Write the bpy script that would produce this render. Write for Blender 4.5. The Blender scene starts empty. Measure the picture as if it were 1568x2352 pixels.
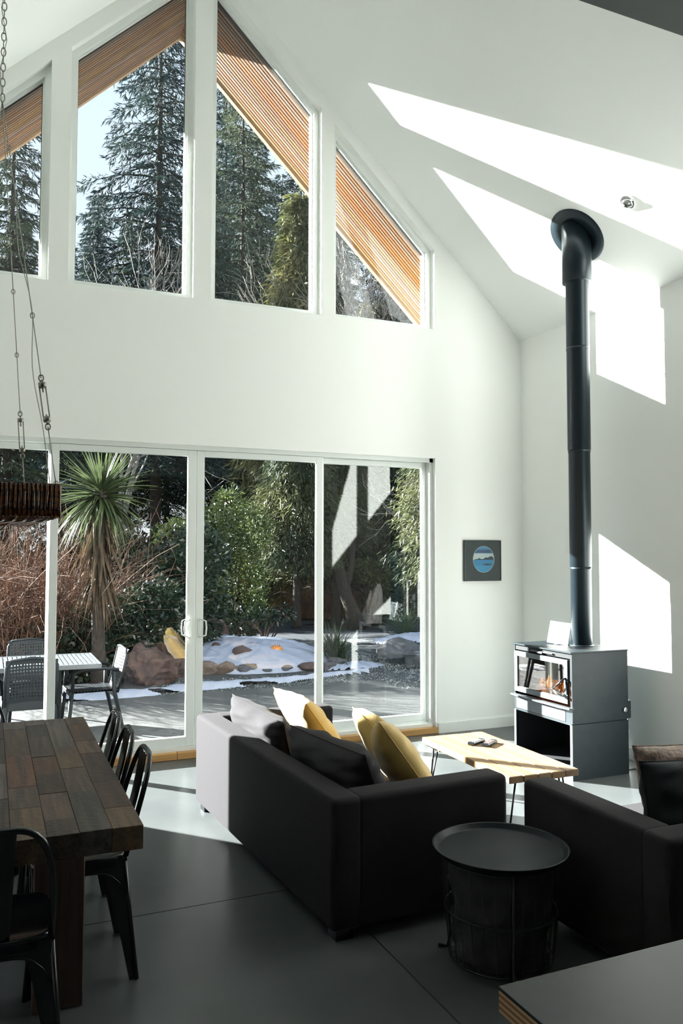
import bpy, bmesh, math, random
import numpy as np
from mathutils import Vector, Matrix, Euler
random.seed(7); rng = np.random.default_rng(7)
PI = math.pi; R = math.radians
sc = bpy.context.scene
COL = sc.collection

# ------------------------------------------------------------ camera
cam_d = bpy.data.cameras.new('camera'); cam = bpy.data.objects.new('camera', cam_d); COL.objects.link(cam)
cam_d.sensor_fit = 'HORIZONTAL'; cam_d.sensor_width = 36.0
cam_d.lens = 36.0 * 1846.06 / 1568.0
cam_d.clip_start = 0.05; cam_d.clip_end = 400
cr = Vector((0.91686706, -0.3991897, 0.00154502)); cu = Vector((-0.02112261, -0.04464919, 0.9987794)); cf = Vector((0.39863346, 0.91578056, 0.0493693))
cam.matrix_world = Matrix(((cr.x, cu.x, -cf.x, 0), (cr.y, cu.y, -cf.y, -6.327), (cr.z, cu.z, -cf.z, 1.62), (0, 0, 0, 1)))
sc.camera = cam

# ------------------------------------------------------------ sky, sun, exposure
SUN_DIR = Vector((-0.9, 1.0, 0.515)).normalized()
w = bpy.data.worlds.new('sky'); sc.world = w; w.use_nodes = True
nt = w.node_tree; nt.nodes.clear()
bg = nt.nodes.new('ShaderNodeBackground'); out = nt.nodes.new('ShaderNodeOutputWorld')
tc = nt.nodes.new('ShaderNodeTexCoord'); sep = nt.nodes.new('ShaderNodeSeparateXYZ'); ramp = nt.nodes.new('ShaderNodeValToRGB')
nt.links.new(tc.outputs['Generated'], sep.inputs[0]); nt.links.new(sep.outputs['Z'], ramp.inputs[0])
ramp.color_ramp.elements[0].position = 0.0; ramp.color_ramp.elements[0].color = (0.92, 0.96, 1.0, 1)
ramp.color_ramp.elements[1].position = 0.8; ramp.color_ramp.elements[1].color = (0.60, 0.77, 1.0, 1)
nt.links.new(ramp.outputs[0], bg.inputs[0]); nt.links.new(bg.outputs[0], out.inputs[0])
bg.inputs['Strength'].default_value = 0.54
sun_d = bpy.data.lights.new('sun', 'SUN'); sun_d.energy = 30.0; sun_d.angle = R(0.55); sun_d.color = (1.0, 0.965, 0.92)
sun = bpy.data.objects.new('sun', sun_d); COL.objects.link(sun); sun.location = (-9, 10, 12)
sun.rotation_euler = SUN_DIR.to_track_quat('Z', 'Y').to_euler()
sc.view_settings.view_transform = 'Standard'; sc.view_settings.look = 'None'
sc.view_settings.gamma = 1.0; sc.view_settings.use_curve_mapping = False
sc.view_settings.exposure = 1.30
sc.cycles.max_bounces = 12; sc.cycles.diffuse_bounces = 7; sc.cycles.glossy_bounces = 4
sc.cycles.transparent_max_bounces = 24; sc.cycles.transmission_bounces = 6
sc.cycles.use_denoising = True
sc.cycles.sample_clamp_indirect = 8.0
sc.cycles.caustics_reflective = False; sc.cycles.caustics_refractive = False

# ------------------------------------------------------------ materials
def mat(name, col, rough=0.6, metal=0.0, spec=0.5, noise=None, bump=None, random_obj=0.0, wood=None, sheen=0.0, emit=None, coat=0.0):
    """noise=(scale, second colour, contrast 0..1); bump=(scale, strength); wood=(axis, scale, colour2)"""
    m = bpy.data.materials.new(name); m.use_nodes = True
    nt = m.node_tree; b = nt.nodes['Principled BSDF']
    b.inputs['Roughness'].default_value = rough; b.inputs['Metallic'].default_value = metal
    b.inputs['Specular IOR Level'].default_value = spec
    if sheen: b.inputs['Sheen Weight'].default_value = sheen
    if coat: b.inputs['Coat Weight'].default_value = coat
    c4 = (*col, 1); b.inputs['Base Color'].default_value = c4
    tcn = nt.nodes.new('ShaderNodeTexCoord'); last = None
    if noise:
        n = nt.nodes.new('ShaderNodeTexNoise'); n.inputs['Scale'].default_value = noise[0]; n.inputs['Detail'].default_value = 5
        nt.links.new(tcn.outputs['Object'], n.inputs['Vector'])
        r = nt.nodes.new('ShaderNodeValToRGB'); k = 0.5 - 0.45 * (1 - noise[2])
        r.color_ramp.elements[0].position = max(0.02, 0.5 - k * 0 - 0.22 / max(noise[2], .15) * .5); r.color_ramp.elements[1].position = min(0.98, 0.5 + 0.22 / max(noise[2], .15) * .5)
        r.color_ramp.elements[0].color = (*noise[1], 1); r.color_ramp.elements[1].color = c4
        nt.links.new(n.outputs['Fac'], r.inputs[0]); last = r.outputs[0]
    if wood:
        mp = nt.nodes.new('ShaderNodeMapping'); s = [wood[1] * 9] * 3; s['xyz'.index(wood[0])] = wood[1] * 0.55
        mp.inputs['Scale'].default_value = s
        nt.links.new(tcn.outputs['Object'], mp.inputs[0])
        oi = nt.nodes.new('ShaderNodeObjectInfo'); ad = nt.nodes.new('ShaderNodeVectorMath'); ad.operation = 'ADD'
        mu = nt.nodes.new('ShaderNodeMath'); mu.operation = 'MULTIPLY'; mu.inputs[1].default_value = 37.0
        nt.links.new(oi.outputs['Random'], mu.inputs[0]); nt.links.new(mp.outputs[0], ad.inputs[0]); nt.links.new(mu.outputs[0], ad.inputs[1])
        n = nt.nodes.new('ShaderNodeTexNoise'); n.inputs['Scale'].default_value = 1.0; n.inputs['Detail'].default_value = 8; n.inputs['Distortion'].default_value = 0.6
        nt.links.new(ad.outputs[0], n.inputs['Vector'])
        r = nt.nodes.new('ShaderNodeValToRGB'); r.color_ramp.elements[0].position = 0.3; r.color_ramp.elements[1].position = 0.7
        r.color_ramp.elements[0].color = (*wood[2], 1); r.color_ramp.elements[1].color = c4
        nt.links.new(n.outputs['Fac'], r.inputs[0]); last = r.outputs[0]
    if random_obj:
        oi = nt.nodes.new('ShaderNodeObjectInfo'); hs = nt.nodes.new('ShaderNodeHueSaturation')
        mr = nt.nodes.new('ShaderNodeMapRange'); mr.inputs['To Min'].default_value = 1 - random_obj; mr.inputs['To Max'].default_value = 1 + random_obj
        nt.links.new(oi.outputs['Random'], mr.inputs[0]); nt.links.new(mr.outputs[0], hs.inputs['Value'])
        m2 = nt.nodes.new('ShaderNodeMath'); m2.operation = 'MULTIPLY'; m2.inputs[1].default_value = 7.31
        m3 = nt.nodes.new('ShaderNodeMath'); m3.operation = 'FRACT'; mr2 = nt.nodes.new('ShaderNodeMapRange')
        mr2.inputs['To Min'].default_value = 1 - random_obj * 1.2; mr2.inputs['To Max'].default_value = 1 + random_obj * .8
        m3.operation = 'FRACT'; nt.links.new(oi.outputs['Random'], m2.inputs[0]); nt.links.new(m2.outputs[0], m3.inputs[0]); nt.links.new(m3.outputs[0], mr2.inputs[0]); nt.links.new(mr2.outputs[0], hs.inputs['Saturation'])
        m4 = nt.nodes.new('ShaderNodeMath'); m4.operation = 'MULTIPLY'; m4.inputs[1].default_value = 13.7; m5 = nt.nodes.new('ShaderNodeMath'); m5.operation = 'FRACT'; mr3 = nt.nodes.new('ShaderNodeMapRange'); mr3.inputs['To Min'].default_value = .5 - random_obj * .04; mr3.inputs['To Max'].default_value = .5 + random_obj * .05
        nt.links.new(oi.outputs['Random'], m4.inputs[0]); nt.links.new(m4.outputs[0], m5.inputs[0]); nt.links.new(m5.outputs[0], mr3.inputs[0]); nt.links.new(mr3.outputs[0], hs.inputs['Hue'])
        if last: nt.links.new(last, hs.inputs['Color'])
        else: hs.inputs['Color'].default_value = c4
        last = hs.outputs[0]
    if last: nt.links.new(last, b.inputs['Base Color'])
    if bump:
        n = nt.nodes.new('ShaderNodeTexNoise'); n.inputs['Scale'].default_value = bump[0]; n.inputs['Detail'].default_value = 4
        nt.links.new(tcn.outputs['Object'], n.inputs['Vector'])
        bp = nt.nodes.new('ShaderNodeBump'); bp.inputs['Strength'].default_value = bump[1]; bp.inputs['Distance'].default_value = 0.02
        nt.links.new(n.outputs['Fac'], bp.inputs['Height']); nt.links.new(bp.outputs[0], b.inputs['Normal'])
    if emit:
        b.inputs['Emission Color'].default_value = (*emit[0], 1); b.inputs['Emission Strength'].default_value = emit[1]
    return m

def glass_mat(name, tint=(1, 1, 1), ior=1.45, gloss=(1, 1, 1)):
    m = bpy.data.materials.new(name); m.use_nodes = True; nt = m.node_tree; nt.nodes.clear()
    o = nt.nodes.new('ShaderNodeOutputMaterial'); mx = nt.nodes.new('ShaderNodeMixShader'); fr = nt.nodes.new('ShaderNodeFresnel')
    t = nt.nodes.new('ShaderNodeBsdfTransparent'); g = nt.nodes.new('ShaderNodeBsdfGlossy')
    # a thin sheet: light meets both faces from the air side, so the back face must not reflect totally
    ge = nt.nodes.new('ShaderNodeNewGeometry'); mi = nt.nodes.new('ShaderNodeMapRange')
    mi.inputs['To Min'].default_value = ior; mi.inputs['To Max'].default_value = 1 / ior
    nt.links.new(ge.outputs['Backfacing'], mi.inputs[0]); nt.links.new(mi.outputs[0], fr.inputs['IOR'])
    t.inputs['Color'].default_value = (*tint, 1); g.inputs['Color'].default_value = (*gloss, 1); g.inputs['Roughness'].default_value = 0.0
    nt.links.new(fr.outputs[0], mx.inputs[0]); nt.links.new(t.outputs[0], mx.inputs[1]); nt.links.new(g.outputs[0], mx.inputs[2]); nt.links.new(mx.outputs[0], o.inputs[0])
    return m

def leaf_mat(name, c1, c2, trans=0.25, rough=0.5, scale=1.2, spec=0.4):
    m = bpy.data.materials.new(name); m.use_nodes = True; nt = m.node_tree; b = nt.nodes['Principled BSDF']
    b.inputs['Roughness'].default_value = rough; b.inputs['Specular IOR Level'].default_value = spec
    tcn = nt.nodes.new('ShaderNodeTexCoord'); n = nt.nodes.new('ShaderNodeTexNoise'); n.inputs['Scale'].default_value = scale; n.inputs['Detail'].default_value = 6
    nt.links.new(tcn.outputs['Object'], n.inputs['Vector'])
    r = nt.nodes.new('ShaderNodeValToRGB'); r.color_ramp.elements[0].position = .38; r.color_ramp.elements[1].position = .64
    r.color_ramp.elements[0].color = (*c1, 1); r.color_ramp.elements[1].color = (*c2, 1)
    nt.links.new(n.outputs['Fac'], r.inputs[0]); nt.links.new(r.outputs[0], b.inputs['Base Color'])
    tl = nt.nodes.new('ShaderNodeBsdfTranslucent'); nt.links.new(r.outputs[0], tl.inputs['Color'])
    mx = nt.nodes.new('ShaderNodeMixShader'); mx.inputs[0].default_value = trans
    nt.links.new(b.outputs[0], mx.inputs[1]); nt.links.new(tl.outputs[0], mx.inputs[2]); nt.links.new(mx.outputs[0], nt.nodes['Material Output'].inputs[0])
    return m

WALL = mat('white_paint', (0.90, 0.91, 0.885), 0.7, spec=0.2)
CEIL = mat('ceiling_paint', (0.90, 0.92, 0.905), 0.75, spec=0.2)
TRIM = mat('white_trim', (0.83, 0.85, 0.82), 0.45)
VINYL = mat('white_frame', (0.80, 0.83, 0.81), 0.35)
SEAL = mat('black_seal', (0.02, 0.025, 0.03), 0.5)
LOFT = mat('grey_panel', (0.12, 0.15, 0.155), 0.6)
FLOORM = mat('polished_concrete', (0.108, 0.117, 0.118), 0.28, spec=.22, noise=(1.6, (0.072, 0.080, 0.083), .6), bump=(90, .02))
JOINT = mat('dark_joint', (0.03, 0.035, 0.035), 0.9)
GLASS = glass_mat('clear_glass', (0.93, 0.96, 0.96))
SILL = mat('honey_wood', (0.62, 0.36, 0.13), 0.45, wood=('x', 3.0, (0.48, 0.25, 0.08)))
CEDAR = mat('cedar_batten', (0.235, 0.120, 0.055), 0.55, wood=('x', 2.0, (0.15, 0.070, 0.034)), random_obj=.28)
CEDARP = mat('cedar_fascia', (0.34, 0.22, 0.13), 0.55, wood=('x', 2.0, (0.26, 0.16, 0.09)))
DARKWOOD = mat('soffit_backing', (0.05, 0.03, 0.02), 0.9)
SIDING = mat('grey_siding', (0.2, 0.21, 0.21), 0.8)
TABLEW = mat('reclaimed_wood', (0.115, 0.075, 0.054), 0.55, spec=.25, wood=('y', 5.0, (0.034, 0.029, 0.028)), random_obj=.45, bump=(60, .15))
TABLEL = mat('table_leg_wood', (0.09, 0.055, 0.04), 0.6, wood=('z', 5.0, (0.045, 0.03, 0.025)))
BLACKMETAL = mat('black_enamel', (0.007, 0.010, 0.014), 0.22, spec=0.6)
SOFAM = mat('charcoal_fabric', (0.0245, 0.0215, 0.025), 0.9, spec=.15, sheen=0.03, noise=(220, (0.019, 0.0175, 0.021), .5), bump=(300, .15))
CUSH = mat('grey_brown_fabric', (0.027, 0.025, 0.029), 0.9, spec=.2, sheen=0.03, noise=(9, (0.020, 0.0185, 0.022), .5), bump=(260, .15))
DARKCUSH = mat('dark_slate_fabric', (0.016, 0.019, 0.024), 0.9, spec=.2, sheen=0.03, bump=(260, .15))
QUILT = mat('quilted_brown_fabric', (0.30, 0.20, 0.145), 0.8, noise=(38, (0.13, 0.095, 0.08), .8), sheen=.3, bump=(60, .5))
YELLOW = mat('mustard_velvet', (0.60, 0.41, 0.12), 0.75, noise=(6, (0.52, 0.34, 0.09), .6), sheen=0.4, bump=(200, .1))
PINE = mat('light_pine', (0.32, 0.21, 0.12), 0.5, spec=.3, wood=('y', 2.6, (0.25, 0.15, 0.078)), random_obj=.08)
STEELG = mat('dark_steel_sheet', (0.017, 0.026, 0.031), 0.45, metal=.15, spec=.3, noise=(14, (0.013, 0.020, 0.025), .5))
STEELL = mat('sunlit_steel', (0.10, 0.115, 0.128), 0.5, metal=.3)  # lighter than the stove body: sunlight on the front is put into the colour
FIREBLACK = mat('firebox_black', (0.01, 0.012, 0.015), 0.8)
STOVEGL = glass_mat('stove_glass', (0.75, 0.72, 0.68), ior=1.75)
PIPE = mat('pipe_black', (0.010, 0.020, 0.028), 0.36, metal=.3)
CARD = mat('white_card', (0.9, 0.9, 0.88), 0.4)
EMBER = mat('ember_log', (0.05, 0.025, 0.015), 0.9, emit=((1.0, .25, .04), .12), noise=(20, (.02, .01, .01), .9))
FLAME = mat('flame', (.4, .2, .05), 0.9, emit=((1.0, .40, .08), .35))
TRAY = mat('tray_enamel', (0.005, 0.010, 0.013), 0.38, spec=.11)
WIREM = mat('black_wire', (0.012, 0.014, 0.018), 0.5)
SACK = mat('crumpled_dark_cloth', (0.04, 0.037, 0.045), 0.95, noise=(12, (0.02, 0.02, 0.026), .6), bump=(30, .4))
LAMIN = mat('black_laminate', (0.013, 0.022, 0.026), 0.34, spec=.12, noise=(30, (0.010, 0.017, 0.020), .4))
PLYA = mat('plywood_light', (0.42, 0.25, 0.12), 0.6); PLYB = mat('plywood_dark', (0.17, 0.09, 0.045), 0.7)
CABM = mat('island_panel', (0.06, 0.065, 0.07), 0.6)
AMBER = mat('amber_strand', (0.20, 0.062, 0.010), 0.25, noise=(60, (0.035, 0.012, 0.006), .8), coat=.5)
ZINC = mat('zinc_wire', (0.32, 0.32, 0.28), 0.35, metal=.8)
FRAMEB = mat('black_frame', (0.028, 0.034, 0.038), 0.45); MATB = mat('charcoal_mount', (0.045, 0.053, 0.057), 0.8)
PLAST = mat('graphite_plastic', (0.012, 0.016, 0.02), 0.5, spec=.25); PLASTG = mat('button_grey', (0.35, 0.36, 0.36), 0.5); PLASTR = mat('button_red', (0.6, 0.08, 0.04), 0.5)
CHROME = mat('chrome', (0.7, 0.72, 0.72), 0.15, metal=1.0)
LENS = mat('lamp_lens', (0.30, 0.33, 0.31), 0.2, metal=.5)
PATIO = mat('patio_concrete', (0.070, 0.073, 0.070), 0.85, noise=(60, (0.044, 0.047, 0.048), .6), bump=(80, .4))
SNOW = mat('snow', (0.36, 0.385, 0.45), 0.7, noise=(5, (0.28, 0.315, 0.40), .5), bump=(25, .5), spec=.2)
GRAVELB = mat('gravel_bed', (0.10, 0.11, 0.115), 0.95, noise=(45, (0.045, 0.05, 0.055), .8), bump=(60, .8))
GRAVEL = mat('gravel_stone', (0.22, 0.23, 0.225), 0.9, noise=(8, (0.10, 0.11, 0.115), .8))
ROAD = mat('gravel_drive', (0.060, 0.065, 0.072), 0.95, spec=.1, noise=(30, (0.045, 0.05, 0.056), .7), bump=(60, .6))
SOIL = mat('woodland_soil', (0.07, 0.05, 0.035), 0.95, noise=(3, (0.035, 0.04, 0.022), .7), bump=(20, .8))
REDROCK = mat('reddish_rock', (0.085, 0.048, 0.036), 0.85, noise=(7, (0.036, 0.024, 0.022), .7), bump=(14, .7))
GREYROCK = mat('slate_rock', (0.075, 0.08, 0.085), 0.85, noise=(8, (0.04, 0.04, 0.045), .7), bump=(14, .7))
TANROCK = mat('tan_rock', (0.16, 0.115, 0.09), 0.85, noise=(9, (0.09, 0.065, 0.05), .7), bump=(14, .6))
BARK = mat('bark', (0.05, 0.038, 0.03), 0.95, noise=(12, (0.02, 0.017, 0.015), .7), bump=(20, .8))
PALEBARK = mat('pale_bark', (0.42, 0.39, 0.36), 0.9, noise=(14, (0.2, 0.18, 0.16), .7))
DRIFT = mat('bleached_wood', (0.40, 0.36, 0.31), 0.85, wood=('z', 4.0, (0.15, 0.115, 0.09)))
TWIG = mat('red_brown_twig', (0.20, 0.10, 0.058), 0.8, noise=(6, (0.045, 0.024, 0.018), .8))
STRAW = mat('dry_straw', (0.24, 0.13, 0.065), 0.85, noise=(3, (0.11, 0.055, 0.035), .8))
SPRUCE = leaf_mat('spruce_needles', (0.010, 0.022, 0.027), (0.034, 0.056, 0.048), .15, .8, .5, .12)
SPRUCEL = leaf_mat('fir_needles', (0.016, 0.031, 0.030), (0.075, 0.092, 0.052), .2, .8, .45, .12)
CEDARF = leaf_mat('cedar_foliage', (0.028, 0.045, 0.026), (0.13, 0.14, 0.062), .25, .6, .7)
GOLDF = leaf_mat('golden_cypress_foliage', (0.06, 0.075, 0.026), (0.20, 0.19, 0.075), .25, .6, .8)
LAUREL = leaf_mat('laurel_leaves', (0.035, 0.06, 0.018), (0.12, 0.15, 0.05), .3, .3, 2.0, .6)
RHODO = leaf_mat('rhododendron_leaves', (0.010, 0.022, 0.012), (0.030, 0.055, 0.028), .2, .3, 2.0, .6)
CORDL = leaf_mat('cordyline_leaves', (0.030, 0.048, 0.022), (0.095, 0.115, 0.05), .3, .35, 2.0, .5)
DEADL = leaf_mat('dead_cordyline_leaves', (0.03, 0.02, 0.012), (0.10, 0.068, 0.04), .2, .7, 3.0)
IRISL = leaf_mat('strap_leaves', (0.022, 0.042, 0.022), (0.07, 0.10, 0.04), .25, .4, 3.0)
YELLOWL = leaf_mat('yellow_leaves', (0.20, 0.20, 0.02), (0.42, 0.38, 0.05), .4, .5, 3.0)
ORANGE = mat('orange_glaze', (0.62, 0.22, 0.03), 0.35)
STONEW = mat('pale_stone', (0.36, 0.35, 0.32), 0.8, noise=(20, (0.25, 0.24, 0.22), .6))
SIGNT = mat('sign_text', (0.10, 0.11, 0.12), 0.8)

# ------------------------------------------------------------ mesh builder
class MB:
    def __init__(s): s.v = []; s.f = []; s.sm = []
    def add(s, vs, fs, smooth=False, M=None):
        o = len(s.v)
        s.v += [tuple(M @ Vector(p)) if M is not None else tuple(p) for p in vs]
        s.f += [tuple(i + o for i in f) for f in fs]; s.sm += [smooth] * len(fs); return s
    def box(s, x0, x1, y0, y1, z0, z1, ch=0.0, M=None):
        if ch <= 0:
            vs = [(x, y, z) for z in (z0, z1) for y in (y0, y1) for x in (x0, x1)]
            return s.add(vs, [(0, 2, 3, 1), (4, 5, 7, 6), (0, 1, 5, 4), (2, 6, 7, 3), (0, 4, 6, 2), (1, 3, 7, 5)], False, M)
        bm = bmesh.new(); bmesh.ops.create_cube(bm, size=1)
        for v in bm.verts: v.co = Vector((x0 + (v.co.x + .5) * (x1 - x0), y0 + (v.co.y + .5) * (y1 - y0), z0 + (v.co.z + .5) * (z1 - z0)))
        seg = 1 if ch < 0.008 else 4
        bmesh.ops.bevel(bm, geom=bm.edges[:], offset=ch, segments=seg, affect='EDGES', profile=.5)
        bm.verts.index_update()
        s.add([v.co.copy() for v in bm.verts], [[v.index for v in f.verts] for f in bm.faces], seg > 1, M); bm.free(); return s
    def prism(s, poly, y0, y1, axis='y', M=None):
        """poly of (a,b): for axis y these are (x,z); axis z (x,y); axis x (y,z)"""
        n = len(poly)
        if axis == 'y': vs = [(a, y0, b) for a, b in poly] + [(a, y1, b) for a, b in poly]
        elif axis == 'z': vs = [(a, b, y0) for a, b in poly] + [(a, b, y1) for a, b in poly]
        else: vs = [(y0, a, b) for a, b in poly] + [(y1, a, b) for a, b in poly]
        fs = [tuple(range(n)), tuple(range(2 * n - 1, n - 1, -1))] + [(i, i + n, (i + 1) % n + n, (i + 1) % n) for i in range(n)]
        return s.add(vs, fs, False, M)
    def tube(s, pts, r, n=8, closed=False, caps=True, M=None, flat=1.0):
        pts = [Vector(p) for p in pts]; m = len(pts); rs = r if isinstance(r, (list, tuple)) else [r] * m
        vs = []; up = None
        for i, p in enumerate(pts):
            if closed: t = pts[(i + 1) % m] - pts[i - 1]
            else: t = pts[min(i + 1, m - 1)] - pts[max(i - 1, 0)]
            if t.length < 1e-9: t = Vector((0, 0, 1))
            t.normalize()
            if up is None: up = Vector((0, 0, 1)) if abs(t.z) < .9 else Vector((1, 0, 0))
            a = t.cross(up)
            if a.length < 1e-6: a = t.orthogonal()
            a.normalize(); b = a.cross(t).normalized(); up = b
            for k in range(n):
                th = 2 * PI * k / n; vs.append(p + a * (math.cos(th) * rs[i]) + b * (math.sin(th) * rs[i] * flat))
        fs = []
        for i in range(m if closed else m - 1):
            j = (i + 1) % m
            for k in range(n): fs.append((i * n + k, i * n + (k + 1) % n, j * n + (k + 1) % n, j * n + k))
        if caps and not closed: fs += [tuple(range(n))[::-1], tuple((m - 1) * n + k for k in range(n))]
        return s.add(vs, fs, True, M)
    def lathe(s, prof, n=32, c=(0, 0, 0), M=None, caps=True):
        vs = []; m = len(prof)
        for r, z in prof:
            for k in range(n):
                th = 2 * PI * k / n; vs.append((c[0] + r * math.cos(th), c[1] + r * math.sin(th), c[2] + z))
        fs = [(i * n + k, i * n + (k + 1) % n, (i + 1) * n + (k + 1) % n, (i + 1) * n + k) for i in range(m - 1) for k in range(n)]
        if not caps: prof = prof[:]; fs += [((m - 1) * n + k, (m - 1) * n + (k + 1) % n, (k + 1) % n, k) for k in range(n)]; return s.add(vs, fs, True, M)
        if prof[0][0] > 1e-6: fs.append(tuple(range(n))[::-1])
        if prof[-1][0] > 1e-6: fs.append(tuple((m - 1) * n + k for k in range(n)))
        return s.add(vs, fs, True, M)
    def mesh(s, name):
        me = bpy.data.meshes.new(name); me.from_pydata([tuple(v) for v in s.v], [], s.f)
        me.polygons.foreach_set('use_smooth', s.sm); me.update(); return me

def fix_normals(me):
    bm = bmesh.new(); bm.from_mesh(me); bmesh.ops.recalc_face_normals(bm, faces=bm.faces[:]); bm.to_mesh(me); bm.free()
def obj(name, mb, m, parent=None, loc=None, rot=None, auto=True):
    me = mb if isinstance(mb, bpy.types.Mesh) else mb.mesh(name)
    if not isinstance(mb, bpy.types.Mesh) and auto: fix_normals(me)
    if m is not None and len(me.materials) == 0: me.materials.append(m)
    o = bpy.data.objects.new(name, me); COL.objects.link(o)
    if parent is not None: o.parent = parent
    if loc is not None: o.location = loc
    if rot is not None: o.rotation_euler = rot
    return o
def smooth_angle(o, ang=40):
    me = o.data; me.polygons.foreach_set('use_smooth', [True] * len(me.polygons))
    try: me.set_sharp_from_angle(angle=R(ang))
    except Exception: pass
    return o
def empty(name, loc=(0, 0, 0), rz=0.0, rot=None):
    o = bpy.data.objects.new(name, None); COL.objects.link(o); o.location = loc
    o.rotation_euler = rot if rot else (0, 0, rz); o.empty_display_size = .1; return o
def tag(o, label=None, cat=None, group=None, kind=None):
    if label: o['label'] = label
    if cat: o['category'] = cat
    if group: o['group'] = group
    if kind: o['kind'] = kind
    return o
def thing(name, label, cat, loc=(0, 0, 0), rz=0.0, group=None, rot=None): return tag(empty(name, loc, rz, rot), label, cat, group)
def struct(name, mb, m, label=None):
    o = obj(name, mb, m) if mb is not None else empty(name)
    return tag(o, label, None, None, 'structure')
def copy_tree(o, parent=None):
    c = o.copy(); COL.objects.link(c)
    if parent is not None: c.parent = parent
    for ch in list(o.children): copy_tree(ch, c)
    return c
def np_mesh(name, V, F):
    """V (n,3) F (m,k) arrays"""
    V = np.asarray(V, np.float32); F = np.asarray(F, np.int32); me = bpy.data.meshes.new(name)
    me.vertices.add(len(V)); me.vertices.foreach_set('co', V.ravel())
    k = F.shape[1]; me.loops.add(F.size); me.loops.foreach_set('vertex_index', F.ravel())
    me.polygons.add(len(F)); me.polygons.foreach_set('loop_start', np.arange(len(F), dtype=np.int32) * k)
    me.update(calc_edges=True); return me

# ------------------------------------------------------------ the house shell
XL, XR, XC, M_ = -1.59, 4.631, 1.52, 0.965
ZR = 6.64
YB = -9.4
SLP = math.atan(M_)
def cz(x): return ZR - M_ * abs(x - XC)
def top_poly(x0, x1, zlow, dz):
    """polygon between a flat or roof-parallel lower line and the roof line plus dz"""
    xs = [x0] + ([XC] if x0 < XC < x1 else []) + [x1]
    up = [(x, cz(x) + dz) for x in xs]
    lo = [(x, zlow(x)) for x in xs]
    return lo + up[::-1]
g = MB(); T = 0.2
DX0, DX1, DZ1 = -0.66, 3.68, 2.47
WINS = [(-0.66, 0.348), (0.49, 1.448), (1.595, 2.56), (2.682, 3.68)]; WZ = 3.655; WT = 0.15
g.prism(top_poly(XL, DX0, lambda x: 0, .1), 0, T); g.prism(top_poly(DX1, XR, lambda x: 0, .1), 0, T)
g.box(DX0, DX1, 0, T, DZ1, WZ)
for a, b in ((0.348, 0.49), (1.448, 1.595), (2.56, 2.682)): g.prism(top_poly(a, b, lambda x: WZ, .1), 0, T)
for a, b in WINS: g.prism(top_poly(a, b, lambda x: cz(x) - WT, .1), 0, T)
struct('wall_front', g, WALL, 'white gable wall with trapezoid windows above sliding doors')
struct('wall_right', MB().box(XR, XR + .18, YB, T, 0, 3.80), WALL, 'white right wall with hard sunlight patches')
struct('wall_left', MB().box(XL - .18, XL, YB, T, 0, 3.80), WALL)
struct('wall_back', MB().prism(top_poly(XL, XR, lambda x: 0, .1), YB - .18, YB), mat('back_wall_paint', (0.10, 0.10, 0.10), .8))
g = MB()
g.prism([(XC, ZR), (XR + .18, cz(XR + .18)), (XR + .18, cz(XR + .18) + .16), (XC, ZR + .16)], YB - .18, T)
g.prism([(XC, ZR), (XC, ZR + .16), (XL - .18, cz(XL - .18) + .16), (XL - .18, cz(XL - .18))], YB - .18, T)
struct('ceiling', g, CEIL, 'white vaulted ceiling sloping down to the right wall')
fl = struct('floor', MB().box(XL, XR, YB, 0.0, -.18, -.006), JOINT, 'polished grey concrete floor with saw-cut joints')
for x0, x1 in ((XL, 1.508), (1.514, XR)):
    for y0, y1 in ((-2.607, 0), (-5.6, -2.613), (YB, -5.606)):
        obj('floor_slab', MB().box(x0, x1, y0, y1, -.006, 0), FLOORM, fl)
struct('loft_floor', MB().box(XL, XR, YB, -5.115, 2.70, 2.98), LOFT, 'dark grey underside of the loft overhead')
struct('baseboard_front', MB().box(3.70, XR - .013, -.013, 0, 0, .09), TRIM)
struct('baseboard_right', MB().box(XR - .013, XR, -5.0, -.0, 0, .09), TRIM)
struct('baseboard_left', MB().box(XL, XL + .013, -5.0, -.0, 0, .09), TRIM)
ts = struct('trim_1', None, None, 'honey wood threshold under the sliding doors')
for a, b in ((DX0, 0.40), (0.402, 1.36), (1.362, 2.55), (2.552, 3.71)):
    obj('threshold_board', MB().box(a, b, -.012, .2, 0.0, .056, .004), SILL, ts)

def inset(poly, d):
    n = len(poly); out_ = []
    cx = sum(p[0] for p in poly) / n; czz = sum(p[1] for p in poly) / n
    L = []
    for i in range(n):
        (x0, z0), (x1, z1) = poly[i], poly[(i + 1) % n]; nx, nz = z1 - z0, -(x1 - x0); l = math.hypot(nx, nz); nx /= l; nz /= l
        if (cx - x0) * nx + (czz - z0) * nz < 0: nx, nz = -nx, -nz
        L.append((nx, nz, nx * x0 + nz * z0 + d))
    for i in range(n):
        a, b, c = L[i - 1]; e, f, h = L[i]; det = a * f - b * e
        out_.append(((c * f - b * h) / det, (a * h - c * e) / det))
    return out_
def ring(poly, d, y0, y1):
    q = inset(poly, d); m = MB(); n = len(poly)
    for i in range(n):
        j = (i + 1) % n; m.prism([poly[i], poly[j], q[j], q[i]], y0, y1)
    return m
for i, (a, b) in enumerate(WINS):
    wn = struct('window_%d' % (i + 1), None, None, ['leftmost sloped-top gable window, cut off by the frame', 'tall sloped-top gable window filled by the big spruce', 'tall sloped-top gable window right of the ridge post', 'rightmost and lowest sloped-top gable window'][i])
    poly = [(a, WZ), (b, WZ), (b, cz(b) - WT), (a, cz(a) - WT)]
    obj('window_frame', ring(poly, .045, .07, .15), VINYL, wn)
    q = inset(poly, .045); obj('glazing_stop', ring(q, .012, .10, .125), TRIM, wn)
    obj('glazing_seal', ring(q, .016, .127, .14), SEAL, wn)
    obj('pane', MB().prism(inset(q, .008), .128, .134), GLASS, wn)

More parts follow.
